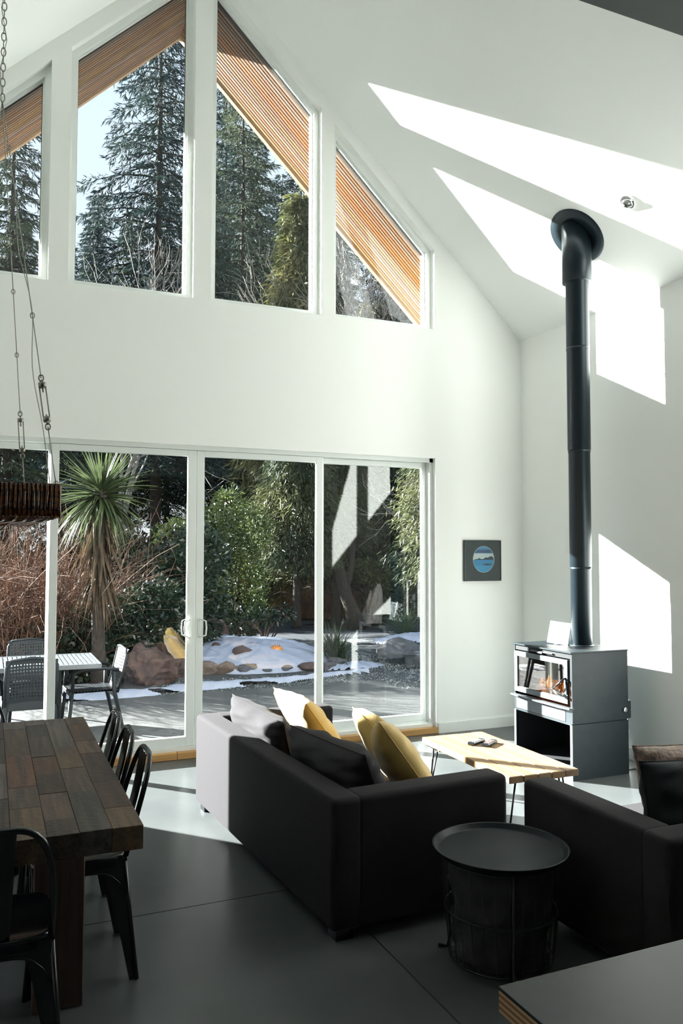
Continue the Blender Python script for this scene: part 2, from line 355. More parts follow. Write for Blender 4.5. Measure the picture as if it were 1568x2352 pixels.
dr = struct('door_1', None, None, 'four-panel white sliding glass door to the patio')
m = MB().box(DX0, DX1, .04, .16, DZ1 - .035, DZ1).box(DX0, DX0 + .035, .04, .16, .056, DZ1).box(DX1 - .035, DX1, .04, .16, .056, DZ1).box(DX0, DX1, .03, .17, .056, .085).box(DX0 + .03, DX1 - .03, .095, .10, .085, .10)
obj('door_frame', m, VINYL, dr)
PAN = [(-.625, .44, -.565, .385, .105), (.40, 1.503, .458, 1.437, .05), (1.507, 2.60, 1.57, 2.545, .05), (2.575, 3.645, 2.632, 3.602, .105)]
for i, (a, b, ga, gb, y) in enumerate(PAN):
    zt = 2.432; z0 = .087; gz0, gz1 = .16, 2.385
    m = MB().box(a, ga, y, y + .042, z0, zt, .003).box(gb, b, y, y + .042, z0, zt, .003).box(ga, gb, y, y + .042, z0, gz0).box(ga, gb, y, y + .042, gz1, zt)
    p = obj('door_panel', m, VINYL, dr)
    obj('pane', MB().box(ga - .005, gb + .005, y + .018, y + .024, gz0 - .005, gz1 + .005), GLASS, p)
    if i in (1, 2):
        hx = 1.462 if i == 1 else 1.538; s = -1 if i == 1 else 1
        h = MB().box(hx - .014, hx + .014, y - .008, y, .93, 1.09, .004)
        h.tube([(hx, y - .004, .945), (hx + s * .01, y - .03, .94), (hx + s * .045, y - .034, .955), (hx + s * .05, y - .034, 1.01), (hx + s * .045, y - .034, 1.065), (hx + s * .01, y - .03, 1.08), (hx, y - .004, 1.075)], .007, 8)
        h.tube([(hx + .004 * s, y - .010, 1.06), (hx + .004 * s, y - .004, 1.06)], .004, 8); h.tube([(hx + .004 * s, y - .010, .96), (hx + .004 * s, y - .004, .96)], .004, 8)
        obj('door_handle', h, VINYL, dr)
obj('screen_gap_strip', MB().box(3.6451, 3.6495, .10, .15, .085, 2.432), SEAL, dr)  # black strip in place of the dark gap at the screen frame

# outside of the house: roof overhang with battened soffit
ro = struct('roof_overhang', None, None, 'cedar-battened roof overhang outside the gable windows')
SO = 0.17; YO = 1.0
g = MB()
g.prism([(XC, ZR - SO), (5.5, cz(5.5) - SO), (5.5, cz(5.5) + .16), (XC, ZR + .16)], T, YO)
g.prism([(XC, ZR - SO), (XC, ZR + .16), (-2.45, cz(-2.45) + .16), (-2.45, cz(-2.45) - SO)], T, YO)
obj('soffit_backing', g, DARKWOOD, ro)
LB = (5.5 - XC) / math.cos(SLP)
bat = MB().box(0.0, LB, -.0125, .0125, -.026, 0, 0).mesh('batten'); fix_normals(bat)
for side in (1, -1):
    for k in range(21):
        y = T + .022 + k * .0405
        if y > YO - .035: break
        o = obj('batten', bat, CEDAR, ro, (XC + side * .002, y, ZR - SO + .001))
        # local x runs down the slope
        if side == 1: o.rotation_euler = (0, SLP, 0)
        else: o.rotation_euler = Matrix(((-math.cos(SLP), 0, -math.sin(SLP)), (0, -1, 0), (-math.sin(SLP), 0, math.cos(SLP)))).to_euler()
for side in (1, -1):
    xe = 5.5 if side == 1 else -2.45
    pl = [(XC, ZR - SO - .045), (xe, cz(xe) - SO - .045), (xe, cz(xe) + .2), (XC, ZR + .2)]
    obj('fascia_board', MB().prism(pl, YO - .028, YO + .02), CEDARP, ro)

# ------------------------------------------------------------ wood stove and flue
st = thing('wood_stove', 'grey steel wood stove on a log box, against the right wall', 'stove', (3.81, -1.345, 0))
W2 = .345; D2 = .51
m = MB().box(0, D2, -W2, -W2 + .018, 0, .39).box(0, D2, W2 - .018, W2, 0, .39).box(0, D2, -W2 + .018, W2 - .018, 0, .05).box(D2 - .015, D2, -W2 + .018, W2 - .018, .05, .39)
obj('log_box', m, STEELG, st)
obj('log_box_lining', MB().box(.02, D2 - .016, -W2 + .0185, -W2 + .022, .051, .385).box(.02, D2 - .016, W2 - .022, W2 - .0185, .051, .385).box(D2 - .03, D2 - .016, -W2 + .022, W2 - .022, .051, .385).box(.005, D2 - .03, -W2 + .022, W2 - .022, .051, .056), FIREBLACK, st)
tag(obj('front_edge', MB().box(-.004, .0, -W2, -W2 + .024, 0, .39).box(-.004, 0, W2 - .024, W2, 0, .39).box(-.004, 0, -W2 + .024, W2 - .024, 0, .05), STEELL, st), 'steel edging lightened as if sunlit')
m = MB().box(0, D2, -W2, -W2 + .012, .397, .893).box(0, D2, W2 - .012, W2, .397, .893).box(D2 - .012, D2, -W2 + .012, W2 - .012, .397, .893).box(0, D2, -W2 + .012, W2 - .012, .385, .40).box(.02, D2 - .012, -W2 + .012, W2 - .012, .47, .50)
obj('stove_body', m, STEELG, st)
obj('top_plate', MB().box(-.012, D2 + .005, -W2 - .004, W2 + .004, .893, .905, .002), STEELG, st)
obj('firebox', MB().box(.30, .32, -W2 + .012, W2 - .012, .50, .89).box(.03, .30, -W2 + .012, -W2 + .03, .50, .89).box(.03, .30, W2 - .03, W2 - .012, .50, .89).box(.03, .30, -W2 + .03, W2 - .03, .87, .89)
    .box(.004, .03, -W2 + .012, W2 - .012, .855, .892).box(.004, .03, -W2 + .012, -.318, .50, .855).box(.004, .03, .338, W2 - .012, .50, .855), FIREBLACK, st)
d = obj('stove_door', ring([(-.302, .533), (.333, .533), (.333, .845), (-.302, .845)], .037, -.008, .012), STEELL, st)
d.data.transform(Matrix(((0, 1, 0, 0), (1, 0, 0, 0), (0, 0, 1, 0), (0, 0, 0, 1))))
fix_normals(d.data)
obj('door_glass', MB().box(.0, .005, -.266, .297, .569, .809), STOVEGL, d)
h = MB().tube([(-.010, -.285, .715), (-.035, -.285, .705), (-.05, -.235, .66), (-.055, -.19, .628)], .007, 8)
h.tube([(-.010, -.285, .715), (-.012, -.30, .64), (-.013, -.305, .60)], .006, 8)
obj('door_handle', h, BLACKMETAL, d)
tag(obj('handle_grip', MB().tube([(-.055, -.19, .625), (-.05, -.24, .605), (-.035, -.285, .59)], [.012, .014, .012], 12), CHROME, d), 'chrome grip')
obj('air_lever', MB().box(-.02, .0, -.03, .035, .858, .872, .002).box(-.012, .0, -.14, .12, .866, .874, .002), STEELL, st)
lip = MB().prism([(-.36, .0), (-.352, -.035), (-.26, -.05), (.26, -.05), (.352, -.035), (.36, .0)], .502, .512, 'z', Matrix(((0, 1, 0, 0), (1, 0, 0, 0), (0, 0, 1, 0), (0, 0, 0, 1))))
obj('ash_lip', lip, STEELL, st)
dw = obj('ash_drawer', MB().box(-.002, .012, -.27, .32, .402, .492, .002), STEELL, st)
obj('drawer_slot', MB().box(-.004, -.001, .08, .27, .482, .490).box(-.004, -.001, -.24, -.02, .482, .490).box(-.004, -.001, -.25, .05, .403, .406), SEAL, dw)
obj('drawer_surround', MB().box(0, .008, -W2 + .012, -.272, .40, .50), STEELG, st); obj('drawer_surround', MB().box(0, .008, .322, W2 - .012, .40, .50), STEELG, st)
kn = MB().lathe([(.0, -.004), (.017, -.004), (.017, .012), (.012, .014), (0, .014)], 20, M=Matrix.Translation((.475, -W2, .465)) @ Matrix.Rotation(PI / 2, 4, 'X'))
obj('air_control_knob', kn, CHROME, st)
obj('fan_box', MB().box(D2, D2 + .03, -W2 + .002, -W2 + .2, .40, .53, .003).box(D2 + .006, D2 + .024, -W2 + .0, -W2 + .003, .43, .436).box(D2 + .006, D2 + .024, -W2 + .0, -W2 + .003, .445, .451), STEELG, st)
for k, (y0, y1, z, x) in enumerate(((-.25, .12, .54, .12), (-.12, .27, .545, .19), (-.18, .2, .60, .16))):
    t_ = thing('firewood', ['nearest charred log glowing in the stove', 'rear charred log glowing in the stove', 'top log lying across two others in the stove'][k], 'log', (3.81 + x, -1.345, z), group='logs in the stove')
    obj('log', MB().tube([(0, y0, 0), (.01, (y0 + y1) / 2, .006), (0, y1, 0)], [.036, .04, .034], 10), EMBER, t_)
fi = thing('fire', 'small orange flames above the logs in the stove', 'fire', (3.81 + .13, -1.345, .585))
for k in range(4):
    y = -.10 + .09 * k; hh = .06 + .05 * random.random()
    obj('flame', MB().tube([(0, y, 0), (.005, y + .008, hh * .4), (-.004, y - .006, hh * .75), (0, y + .004, hh)], [.012, .018, .01, .001], 7), FLAME, fi)

fp = thing('flue_pipe', 'black flue pipe rising from the stove to the ceiling', 'pipe', (4.152, -1.39, 0.905))
for z0, z1, r in ((0, .60, .078), (.60, 1.50, .082), (1.50, 2.30, .087), (2.30, 3.05, .088)):
    obj('pipe_section', MB().lathe([(r - .004, z0), (r, z0 + .004), (r, z1 - .02), (r + .0025, z1 - .018), (r + .0025, z1), (r - .004, z1)], 40), PIPE, fp)
obj('base_collar', MB().lathe([(.078, 0), (.092, 0), (.092, .008), (.079, .012)], 32), PIPE, fp)
ZC = cz(4.152) - .905
obj('ceiling_sleeve', MB().lathe([(.085, ZC - .38), (.112, ZC - .38), (.112, ZC + .08), (.09, ZC + .08)], 40), PIPE, fp)
fg = obj('flashing_disc', MB().lathe([(.108, 0), (.235, 0), (.237, .004), (.235, .008), (.108, .008)], 48, caps=False), PIPE, fp, (0, 0, ZC - .007), (0, SLP, 0))
cd = thing('white_panel', 'white upright card leaning on top of the stove', 'card', (4.03, -1.255, .9055), R(-66))
# upright card, leaning back
Mx = Matrix.Rotation(R(-13), 4, 'X') @ Matrix.Rotation(R(4), 4, 'Y')
obj('card', MB().box(-.09, .09, -.004, .004, 0.004, .175, .003, Mx), CARD, cd)
obj('card_foot', MB().lathe([(0, 0), (.035, 0), (.035, .004), (0, .005)], 20, (0, .02, 0)), STEELL, cd)

# ceiling spotlight
sp = thing('ceiling_spotlight', 'small white gimbal spotlight recessed in the sloped ceiling', 'light', (4.125, -1.975, cz(4.125) - .001), rot=(0, SLP, 0))
obj('trim_ring', MB().lathe([(.042, -.0), (.062, .0), (.062, -.006), (.056, -.012)], 32, caps=False), TRIM, sp)
obj('gimbal', MB().lathe([(.028, -.004), (.040, -.003), (.043, -.02), (.032, -.026), (.028, -.01)], 28, caps=False, M=Matrix.Rotation(R(-22), 4, 'Y')), CHROME, sp)
obj('lamp', MB().lathe([(0, -.014), (.020, -.014), (.028, -.006), (0, -.004)], 24, M=Matrix.Rotation(R(-22), 4, 'Y')), LENS, sp)

# framed picture
pc = thing('framed_picture', 'small black framed picture of a blue seascape in an oval', 'picture', (4.172, -.002, 1.54))
obj('picture_frame', ring([(-.2, -.188), (.2, -.188), (.2, .188), (-.2, .188)], .008, -.022, 0), FRAMEB, pc)
obj('mount_board', MB().box(-.193, .193, -.014, -.002, -.181, .181), MATB, pc)
def oval_band(z0, z1, y, rx=.112, rz=.118, wave=None, cx=.01, czv=.012):
    n = 24; tp = []; bt = []
    zs0 = max(z0, -rz * .999); zs1 = min(z1, rz * .999)
    pts = []
    for k in range(n + 1):
        z = zs0 + (zs1 - zs0) * k / n; pts.append((rx * math.sqrt(max(0, 1 - (z / rz) ** 2)), z))
    poly = [(cx + a, czv + b) for a, b in pts] + [(cx - a, czv + b) for a, b in reversed(pts)]
    return MB().prism(poly, y, y + .0006)
obj('oval_rim', MB().lathe([(.113, 0), (.117, 0), (.117, .003), (.113, .003)], 48, M=Matrix.Translation((.01, -.0135, .012)) @ Matrix.Rotation(PI / 2, 4, 'X') @ Matrix.Diagonal((1, 1.05, 1, 1)), caps=False), mat('silver_rim', (.55, .6, .62), .4), pc)
bands = [(-.118, .118, (.62, .66, .66)), (.055, .118, (.05, .17, .36)), (.062, .085, (.03, .08, .18)), (.094, .118, (.08, .30, .58)), (-.118, -.005, (.04, .26, .52)), (-.118, -.06, (.06, .33, .60))]
for k, (z0, z1, c) in enumerate(bands):
    obj('print_band', oval_band(z0, z1, -.0146 - .0003 * k), mat('print_ink', c, .6), pc)
obj('print_hills', MB().prism([(-.09, .007), (-.085, .013), (-.06, .014), (-.035, .026), (-.025, .016), (0, .013), (.03, .03), (.055, .028), (.09, .042), (.105, .036), (.117, .022), (.119, .007)], -.0172, -.0166), mat('print_ink_dark', (.025, .035, .05), .6), pc)
obj('print_canoe', MB().prism([(-.01, -.022), (.01, -.032), (.07, -.032), (.1, -.024), (.09, -.038), (.05, -.044), (.01, -.04)], -.0180, -.0174).box(.025, .03, -.0180, -.0174, -.032, -.022).box(.04, .045, -.0180, -.0174, -.032, -.021).box(.055, .06, -.0180, -.0174, -.032, -.022), mat('print_ink_black', (.02, .025, .035), .6), pc)
obj('picture_glass', MB().box(-.192, .192, -.0195, -.0188, -.18, .18), GLASS, pc)

# cable on the floor
cb = MB().tube([(4.33, -1.62, .006), (4.42, -1.62, .006), (4.52, -1.64, .006), (4.58, -1.75, .006), (4.59, -2.1, .006), (4.60, -2.8, .006)], .005, 6)
cb.tube([(4.60, -1.60, .006), (4.605, -1.9, .006), (4.61, -2.8, .006)], .005, 6)
tag(obj('power_cable', cb, SEAL), 'thin black cable on the floor along the right baseboard', 'cable')

# ------------------------------------------------------------ sofas
def cushion_mesh(w, h, t, seed=0, pinch=.06, wr=.008, chop=0.0, n=28, p=2.4, pipe=False):
    """soft pillow: w along x, h along z, t thickness along y, centred"""
    rr = np.random.default_rng(seed); ph = rr.uniform(0, 6.28, 12)
    V = []; F = []
    for side in (1, -1):
        for j in range(n + 1):
            for i in range(n + 1):
                u = -1 + 2 * i / n; v = -1 + 2 * j / n
                e = max(0, (1 - abs(u) ** p)) ** .42 * max(0, (1 - abs(v) ** p)) ** .42
                su = 1 - pinch * (1 - v * v) * abs(u); sv = 1 - pinch * (1 - u * u) * abs(v)
                x = u * w / 2 * su; z = v * h / 2 * sv
                yy = side * t / 2 * e
                wrk = wr * e ** .3 * (math.sin(5 * u + 3 * v + ph[0]) * math.sin(7 * v - 2 * u + ph[1]) + .6 * math.sin(13 * u * v + ph[2] + 4 * v) + .5 * math.sin(19 * v - 9 * u + ph[3]) * (abs(v)))
                yy += wrk * side
                if chop:
                    c = math.exp(-(u / .36) ** 2) * max(0, (v + .2) / 1.2); z -= chop * h * c; yy *= 1 + .15 * c
                V.append((x, yy + .004 * math.sin(3 * u + ph[4]), z))
    N = (n + 1) ** 2
    for s_ in (0, 1):
        for j in range(n):
            for i in range(n):
                a = s_ * N + j * (n + 1) + i; q = (a, a + 1, a + n + 2, a + n + 1)
                F.append(q if s_ else q[::-1])
    me = bpy.data.meshes.new('cushion'); me.from_pydata(V, [], F)
    bm = bmesh.new(); bm.from_mesh(me); bmesh.ops.remove_doubles(bm, verts=bm.verts[:], dist=.0015); bmesh.ops.recalc_face_normals(bm, faces=bm.faces[:]); bm.to_mesh(me); bm.free()
    me.polygons.foreach_set('use_smooth', [True] * len(me.polygons)); return me
def seam_tube(w, h, pinch=.06, chop=0.0, r=.003, n=28):
    pts = []
    for k in range(4 * n):
        s_ = k / n
        if s_ < 1: u, v = -1 + 2 * s_, -1
        elif s_ < 2: u, v = 1, -1 + 2 * (s_ - 1)
        elif s_ < 3: u, v = 1 - 2 * (s_ - 2), 1
        else: u, v = -1, 1 - 2 * (s_ - 3)
        x = u * w / 2 * (1 - pinch * (1 - v * v) * abs(u)); z = v * h / 2 * (1 - pinch * (1 - u * u) * abs(v))
        if chop: z -= chop * h * math.exp(-(u / .36) ** 2) * max(0, (v + .2) / 1.2)
        pts.append((x, 0, z))
    return MB().tube(pts, r, 6, closed=True)
def pillow(name, label, cat, centre, w, h, t, rot, m, seed, group=None, **kw):
    th = thing(name, label, cat, centre, 0, group, rot)
    obj('cover', cushion_mesh(w, h, t, seed, **kw), m, th)
    obj('seam', seam_tube(w, h, kw.get('pinch', .06), kw.get('chop', 0)), m, th)
    return th

def make_sofa(label, loc, rz, width, depth, H=.59):
    """local: back along x=0..width at y=0, seat faces +y"""
    t = thing('sofa', label, 'sofa', loc, rz)
    A = .155; B = .145; z0 = .045
    obj('backrest', MB().box(0, width, 0, B, z0, H, .028), SOFAM, t)
    obj('arm', MB().box(0, A, B - .03, depth, z0, H, .028), SOFAM, t)
    obj('arm', MB().box(width - A, width, B - .03, depth, z0, H, .028), SOFAM, t)
    obj('base', MB().box(A - .02, width - A + .02, B - .02, depth - .03, z0, .26, .02), SOFAM, t)
    wc = (width - 2 * A) / 2
    for k in range(2):
        obj('seat_cushion', MB().box(A + k * wc + .003, A + (k + 1) * wc - .003, B, depth - .01, .262, .41, .03), SOFAM, t)
    for x, y in ((.03, .03), (width - .11, .03), (.03, depth - .11), (width - .11, depth - .11)):
        obj('foot', MB().prism([(x, y), (x + .08, y), (x + .08, y + .08), (x, y + .08)], 0, z0 + .003, 'z'), BLACKMETAL, t)
    return t
# first sofa faces +x: back runs along world y
a1 = R(3.0)
make_sofa('charcoal sofa seen from behind, nearest the dining table', (1.215, -1.215, 0), -PI / 2 + a1, 2.0, .905)
make_sofa('charcoal sofa cut off by the right edge, behind the tray table', (2.238, -4.115, 0), R(0), 2.0, .87)

def face_x(lean, yaw=0, roll=0):
    """cushion whose broad side faces +x, leaning back by lean degrees"""
    return (Matrix.Rotation(R(yaw), 4, 'Z') @ Matrix.Rotation(R(-90), 4, 'Z') @ Matrix.Rotation(R(-lean) * -1, 4, 'X') @ Matrix.Rotation(R(roll), 4, 'Y')).to_euler()
pillow('back_cushion', 'sunlit pale-looking grey back cushion at the window end', 'cushion', (1.48, -1.775, .560), .83, .31, .18, face_x(16, 3, 2), CUSH, 3, 'loose back cushions on the first sofa', wr=.009, p=3.0, pinch=.05)
pillow('back_cushion', 'shaded charcoal back cushion at the near end of the sofa', 'cushion', (1.575, -2.64, .560), .84, .31, .21, face_x(22, 4, -2), CUSH, 5, 'loose back cushions on the first sofa', wr=.010, p=3.0, pinch=.05)
pillow('throw_pillow', 'yellow pillow half white with sunlight, nearest the window', 'pillow', (1.80, -1.735, .572), .48, .48, .17, face_x(38, 2, 3), YELLOW, 11, 'yellow throw pillows', pinch=.05, wr=.004)
pillow('throw_pillow', 'yellow pillow with a deep dent in its top edge', 'pillow', (1.905, -2.635, .585), .52, .52, .19, face_x(36, -8, -3), YELLOW, 12, 'yellow throw pillows', pinch=.05, chop=.26, wr=.004)
pillow('throw_pillow', 'dark slate pillow in the corner of the right-hand sofa', 'pillow', (2.71, -3.79, .585), .58, .34, .16, (R(-12), R(4), R(4)), DARKCUSH, 21, 'pillows on the right-hand sofa', pinch=.05)
pillow('throw_pillow', 'brown quilted pillow behind the dark one on the right-hand sofa', 'pillow', (2.90, -3.59, .57), .60, .38, .15, (R(-16), R(3), R(2)), QUILT, 22, 'pillows on the right-hand sofa', pinch=.05, wr=.012)

# ------------------------------------------------------------ coffee table
CT0, CT1, CY0, CY1 = 2.575, 3.03, -2.70, -1.70
ct = thing('coffee_table', 'light pine plank coffee table on black hairpin legs', 'table', (2.80, -2.2, 0), R(-1.5))
for k in range(5):
    wp = (CT1 - CT0) / 5; e0 = random.uniform(-.004, .004); e1 = random.uniform(-.004, .004)
    obj('plank', MB().box(-.2275 + k * wp + .0012, -.2275 + (k + 1) * wp - .0012, -.5 + e0, .5 + e1, .382, .42, .004), PINE, ct)
obj('cleat', MB().box(-.2, .2, -.38, -.32, .362, .382), PINE, ct); obj('cleat', MB().box(-.2, .2, .32, .38, .362, .382), PINE, ct)
for sx in (-1, 1):
    for sy in (-1, 1):
        cx, cy = sx * .175, sy * .40; fx, fy = sx * .205, sy * .45
        l = MB().box(cx - .045, cx + .045, cy - .045, cy + .045, .376, .382)
        l.tube([(cx - .035 * sx, cy + .03 * sy, .378), (fx - .006, fy, .02), (fx, fy, .006), (fx + .006, fy, .02), (cx + .035 * sx, cy - .03 * sy, .378)], .0055, 8)
        obj('hairpin_leg', l, BLACKMETAL, ct)
for k, (x, y, rz, lb) in enumerate(((2.815, -1.985, -62, 'black remote control, left of the two on the coffee table'), (2.872, -2.045, -56, 'black remote control with red buttons, right of the pair'))):
    rc = thing('remote_control', lb, 'remote', (x, y, .4205), R(rz), 'remote controls on the coffee table')
    obj('case', MB().box(-.024, .024, -.075, .075, 0, .02, .005), BLACKMETAL, rc)
    for a in range(3):
        for b in range(5):
            obj('button', MB().box(-.016 + a * .012, -.008 + a * .012, -.05 + b * .02, -.042 + b * .02, .02, .0225), PLASTR if (k and b % 2 and a != 1) else PLASTG, rc)

# ------------------------------------------------------------ tray table with wire basket
tt = thing('tray_table', 'round black tray table on a wire basket, between the sofas', 'table', (1.885, -3.585, 0))
obj('tray', MB().lathe([(0, .430), (.240, .430), (.251, .433), (.260, .447), (.268, .450), (.270, .454), (.267, .456), (.260, .453), (.248, .437), (.238, .4345), (0, .4345)], 64), TRAY, tt)
for z, r in ((.415, .228), (.22, .220), (.035, .203)):
    obj('hoop', MB().tube([(r * math.cos(a), r * math.sin(a), z) for a in np.linspace(0, 2 * PI, 40, endpoint=False)], .0035, 6, closed=True), WIREM, tt)
for k in range(28):
    a = 2 * PI * k / 28
    obj('wire', MB().tube([(.228 * math.cos(a), .228 * math.sin(a), .415), (.220 * math.cos(a), .220 * math.sin(a), .22), (.203 * math.cos(a), .203 * math.sin(a), .035), (.14 * math.cos(a), .14 * math.sin(a), .032)], .0018, 5), WIREM, tt)
for k in range(3):
    a = R(-112 + 120 * k); c, s = math.cos(a), math.sin(a)
    obj('leg', MB().tube([(.232 * c, .232 * s, .43), (.212 * c, .212 * s, .06), (.225 * c, .225 * s, .010), (.262 * c, .262 * s, .006)], [.006, .006, .006, .008], 8), WIREM, tt)
def crumple(rad, z0, z1, seed, n=48, m=26, amp=.02):
    rr = np.random.default_rng(seed); V = []; ph = rr.uniform(0, 6.28, 12)
    for j in range(m + 1):
        t = j / m; z = z0 + (z1 - z0) * t; rb = rad(t)
        for i in range(n):
            a = 2 * PI * i / n
            d = amp * (math.sin(3 * a + 9 * t + ph[0]) * .5 + math.sin(7 * a - 13 * t + ph[1]) * .35 + math.sin(13 * a + 21 * t + ph[2]) * .25 + rr.normal() * .10)
            V.append(((rb + d) * math.cos(a), (rb + d) * math.sin(a), z + .3 * d))
    F = [(j * n + i, j * n + (i + 1) % n, (j + 1) * n + (i + 1) % n, (j + 1) * n + i) for j in range(m) for i in range(n)]
    F.append(tuple(range(n))[::-1]); F.append(tuple(m * n + i for i in range(n)))
    mb = MB(); mb.add(V, F, True); return mb
bl = thing('blanket', 'crumpled dark cloth stuffed in the wire basket under the tray', 'blanket', (1.885, -3.585, .037))
obj('cloth', crumple(lambda t: .178 + .022 * t, 0, .385, 5, amp=.016), SACK, bl)

# ------------------------------------------------------------ kitchen island
IX, IY = .765, -5.205
isl = thing('kitchen_island', 'kitchen island with black top and plywood edge, bottom right corner', 'counter', (IX, IY, 0))
obj('countertop', MB().box(0, 2.2, -1.3, 0, .914, .92, .001), LAMIN, isl)
for k in range(7):
    tag(obj('ply_layer', MB().box(.001, 2.199, -1.299, -.001, .880 + k * .00486, .880 + (k + 1) * .00486), PLYA if k % 2 == 0 else PLYB, isl), None)
obj('cabinet', MB().box(.12, 2.1, -1.15, -.25, 0.0, .88, .004), CABM, isl)

# ------------------------------------------------------------ dining table
dt = thing('dining_table', 'long reclaimed-wood dining table with mismatched planks', 'table', (-.02, -2.81, 0))
TY = .902; xs = [-.48]; 
widths = [.105, .088, .10, .092, .10, .088, .10, .095, .096, .096]
for k, wd in enumerate(widths):
    x0 = xs[-1]; x1 = x0 + wd; xs.append(x1); y = -TY
    first = True
    while y < TY - .01:
        L = random.uniform(.24, .62) if not first else random.uniform(.15, .5); first = False
        y1 = min(TY, y + L)
        if TY - y1 < .12: y1 = TY
        dz = random.uniform(-.0012, .0012)
        obj('plank', MB().box(x0 + .0006, x1 - .0006, y + .0004, y1 - .0004, .685 + dz, .76 + dz, .0015), TABLEW, dt)
        y = y1
obj('apron', MB().box(-.33, .33, -.5, .5, .60, .685), TABLEL, dt)
for sx in (-1, 1):
    for sy in (-1, 1):
        cx = sx * (.27 if sy < 0 else .06); cy = -.395 if sy < 0 else .36
        obj('leg', MB().box(cx - .085, cx + .085, cy - .046, cy + .046, 0, .685, .004) if sy < 0 else MB().box(cx - .055, cx + .055, cy - .07, cy + .07, 0, .685, .004), TABLEL, dt)

# ------------------------------------------------------------ metal dining chairs (front faces local +y)
def make_chair(label, group):
    t = thing('dining_chair', label, 'chair', (0, 0, 0), 0, group)
    s = MB(); n = 40; prof = [(1.0, -.035), (1.0, -.004), (.985, .004), (.94, .002), (.86, -.004), (.5, -.010), (0.001, -.011)]
    vs = []
    for f, z in prof:
        for k in range(n):
            a = 2 * PI * k / n; c, s_ = math.cos(a), math.sin(a); r = .178 / (abs(c) ** 5 + abs(s_) ** 5) ** .2
            vs.append((r * f * c, r * f * s_ * 1.0, .452 + z))
    fs = [(i * n + k, i * n + (k + 1) % n, (i + 1) * n + (k + 1) % n, (i + 1) * n + k) for i in range(len(prof) - 1) for k in range(n)]
    s.add(vs, fs, True); s.add([(x, y, z - .006) for x, y, z in vs], [f[::-1] for f in fs], True)
    obj('seat', s, BLACKMETAL, t)
    for sx in (-1, 1):
        for sy in (-1, 1):
            A = Vector((sx * .165, sy * .160, .44)); B = Vector((sx * .202, sy * (.205 if sy < 0 else .19), .0))
            l = MB()
            for dx, dy in ((1, 0), (0, 1)):
                w0, w1 = .085, .028; ux = -sx * dx; uy = -sy * dy
                pts = []
                for q, wv in ((0, w0), (.3, .062), (.7, .040), (.93, .03), (1.0, .026)):
                    p = A.lerp(B, q); pts.append((p, wv))
                vs = []; 
                for p, wv in pts:
                    e = Vector((ux * wv, uy * wv, 0)); th = Vector((-sx * .0015 * (1 - dx) , -sy * .0015 * (1 - dy), 0))
                    vs += [p, p + e, p + e + th, p + th]
                fs = []
                for i in range(len(pts) - 1):
                    for k in range(4): fs.append((i * 4 + k, i * 4 + (k + 1) % 4, (i + 1) * 4 + (k + 1) % 4, (i + 1) * 4 + k))
                fs += [(0, 1, 2, 3), tuple(range(len(vs) - 4, len(vs)))]
                l.add(vs, fs)
            l.tube([A.lerp(B, q) for q in (0.02, .5, 1.0)], [.009, .008, .010], 8)
            obj('leg', l, BLACKMETAL, t)
    sk = MB()
    for ang in (0, 90, 180, 270):
        Mr = Matrix.Rotation(R(ang), 4, 'Z'); pts = []; n2 = 12
        vs = []
        for k in range(n2 + 1):
            u = -1 + 2 * k / n2; zb = .415 - .095 * u * u * u * u - .012
            vs += [(u * .165, .1705, .44), (u * .168, .1725, zb)]
        sk.add(vs, [(2 * k, 2 * k + 1, 2 * k + 3, 2 * k + 2) for k in range(n2)], True, Mr)
        sk.tube([(u * .168, .173, .403 - .095 * u ** 4) for u in np.linspace(-1, 1, 13)], .004, 6, M=Mr)
    obj('skirt', sk, BLACKMETAL, t)
    lp = []
    for k in range(29):
        a = PI * k / 28; c = math.cos(a); s_ = math.sin(a)
        x = .172 * (abs(c) ** .55) * (1 if c >= 0 else -1); 
        z = .45 + .36 * (s_ ** .62); y = -.165 - .085 * (z - .45) / .36 - .018 * s_
        lp.append((x * (.95 + .05 * (z - .45) / .36), y, z))
    obj('back_loop', MB().tube(lp, .0105, 10), BLACKMETAL, t)
    sp_ = MB(); vs = []; nz = 10
    prof = [(-.052, 0), (-.044, .007), (-.030, .0), (-.012, .0), (0, .008), (.012, .0), (.030, .0), (.044, .007), (.052, 0)]
    for j in range(nz + 1):
        q = j / nz; z = .45 + .352 * q; y = -.168 - .088 * q - .010 * math.sin(PI * q); wv = .85 + .25 * q
        for px, py in prof: vs.append((px * wv, y + py, z))
    P = len(prof)
    sp_.add(vs, [(j * P + i, j * P + i + 1, (j + 1) * P + i + 1, (j + 1) * P + i) for j in range(nz) for i in range(P - 1)], True)
    sp_.add([(x, y - .003, z) for x, y, z in vs], [(j * P + i, (j + 1) * P + i, (j + 1) * P + i + 1, j * P + i + 1) for j in range(nz) for i in range(P - 1)], True)
    obj('back_splat', sp_, BLACKMETAL, t)
    return t
ch0 = make_chair('black metal chair with its back to the viewer at the near table end', 'black metal dining chairs')
CH = [((.03, -3.50, 0), 0, None), ((.335, -2.94, 0), 90, 'black metal chair nearest the sofa corner, first along the table'),
      ((.335, -2.524, 0), 90, 'middle black metal chair along the right side of the table'),
      ((.335, -2.108, 0), 90, 'black metal chair furthest along the right side, nearest the doors'),
      ((-.07, -1.745, 0), 180, 'black metal chair at the far table end, facing the viewer')]
for i, (l, rz, lb) in enumerate(CH):
    c = ch0 if i == 0 else copy_tree(ch0)
    c.location = l; c.rotation_euler = (0, 0, R(rz))
    if lb: c['label'] = lb

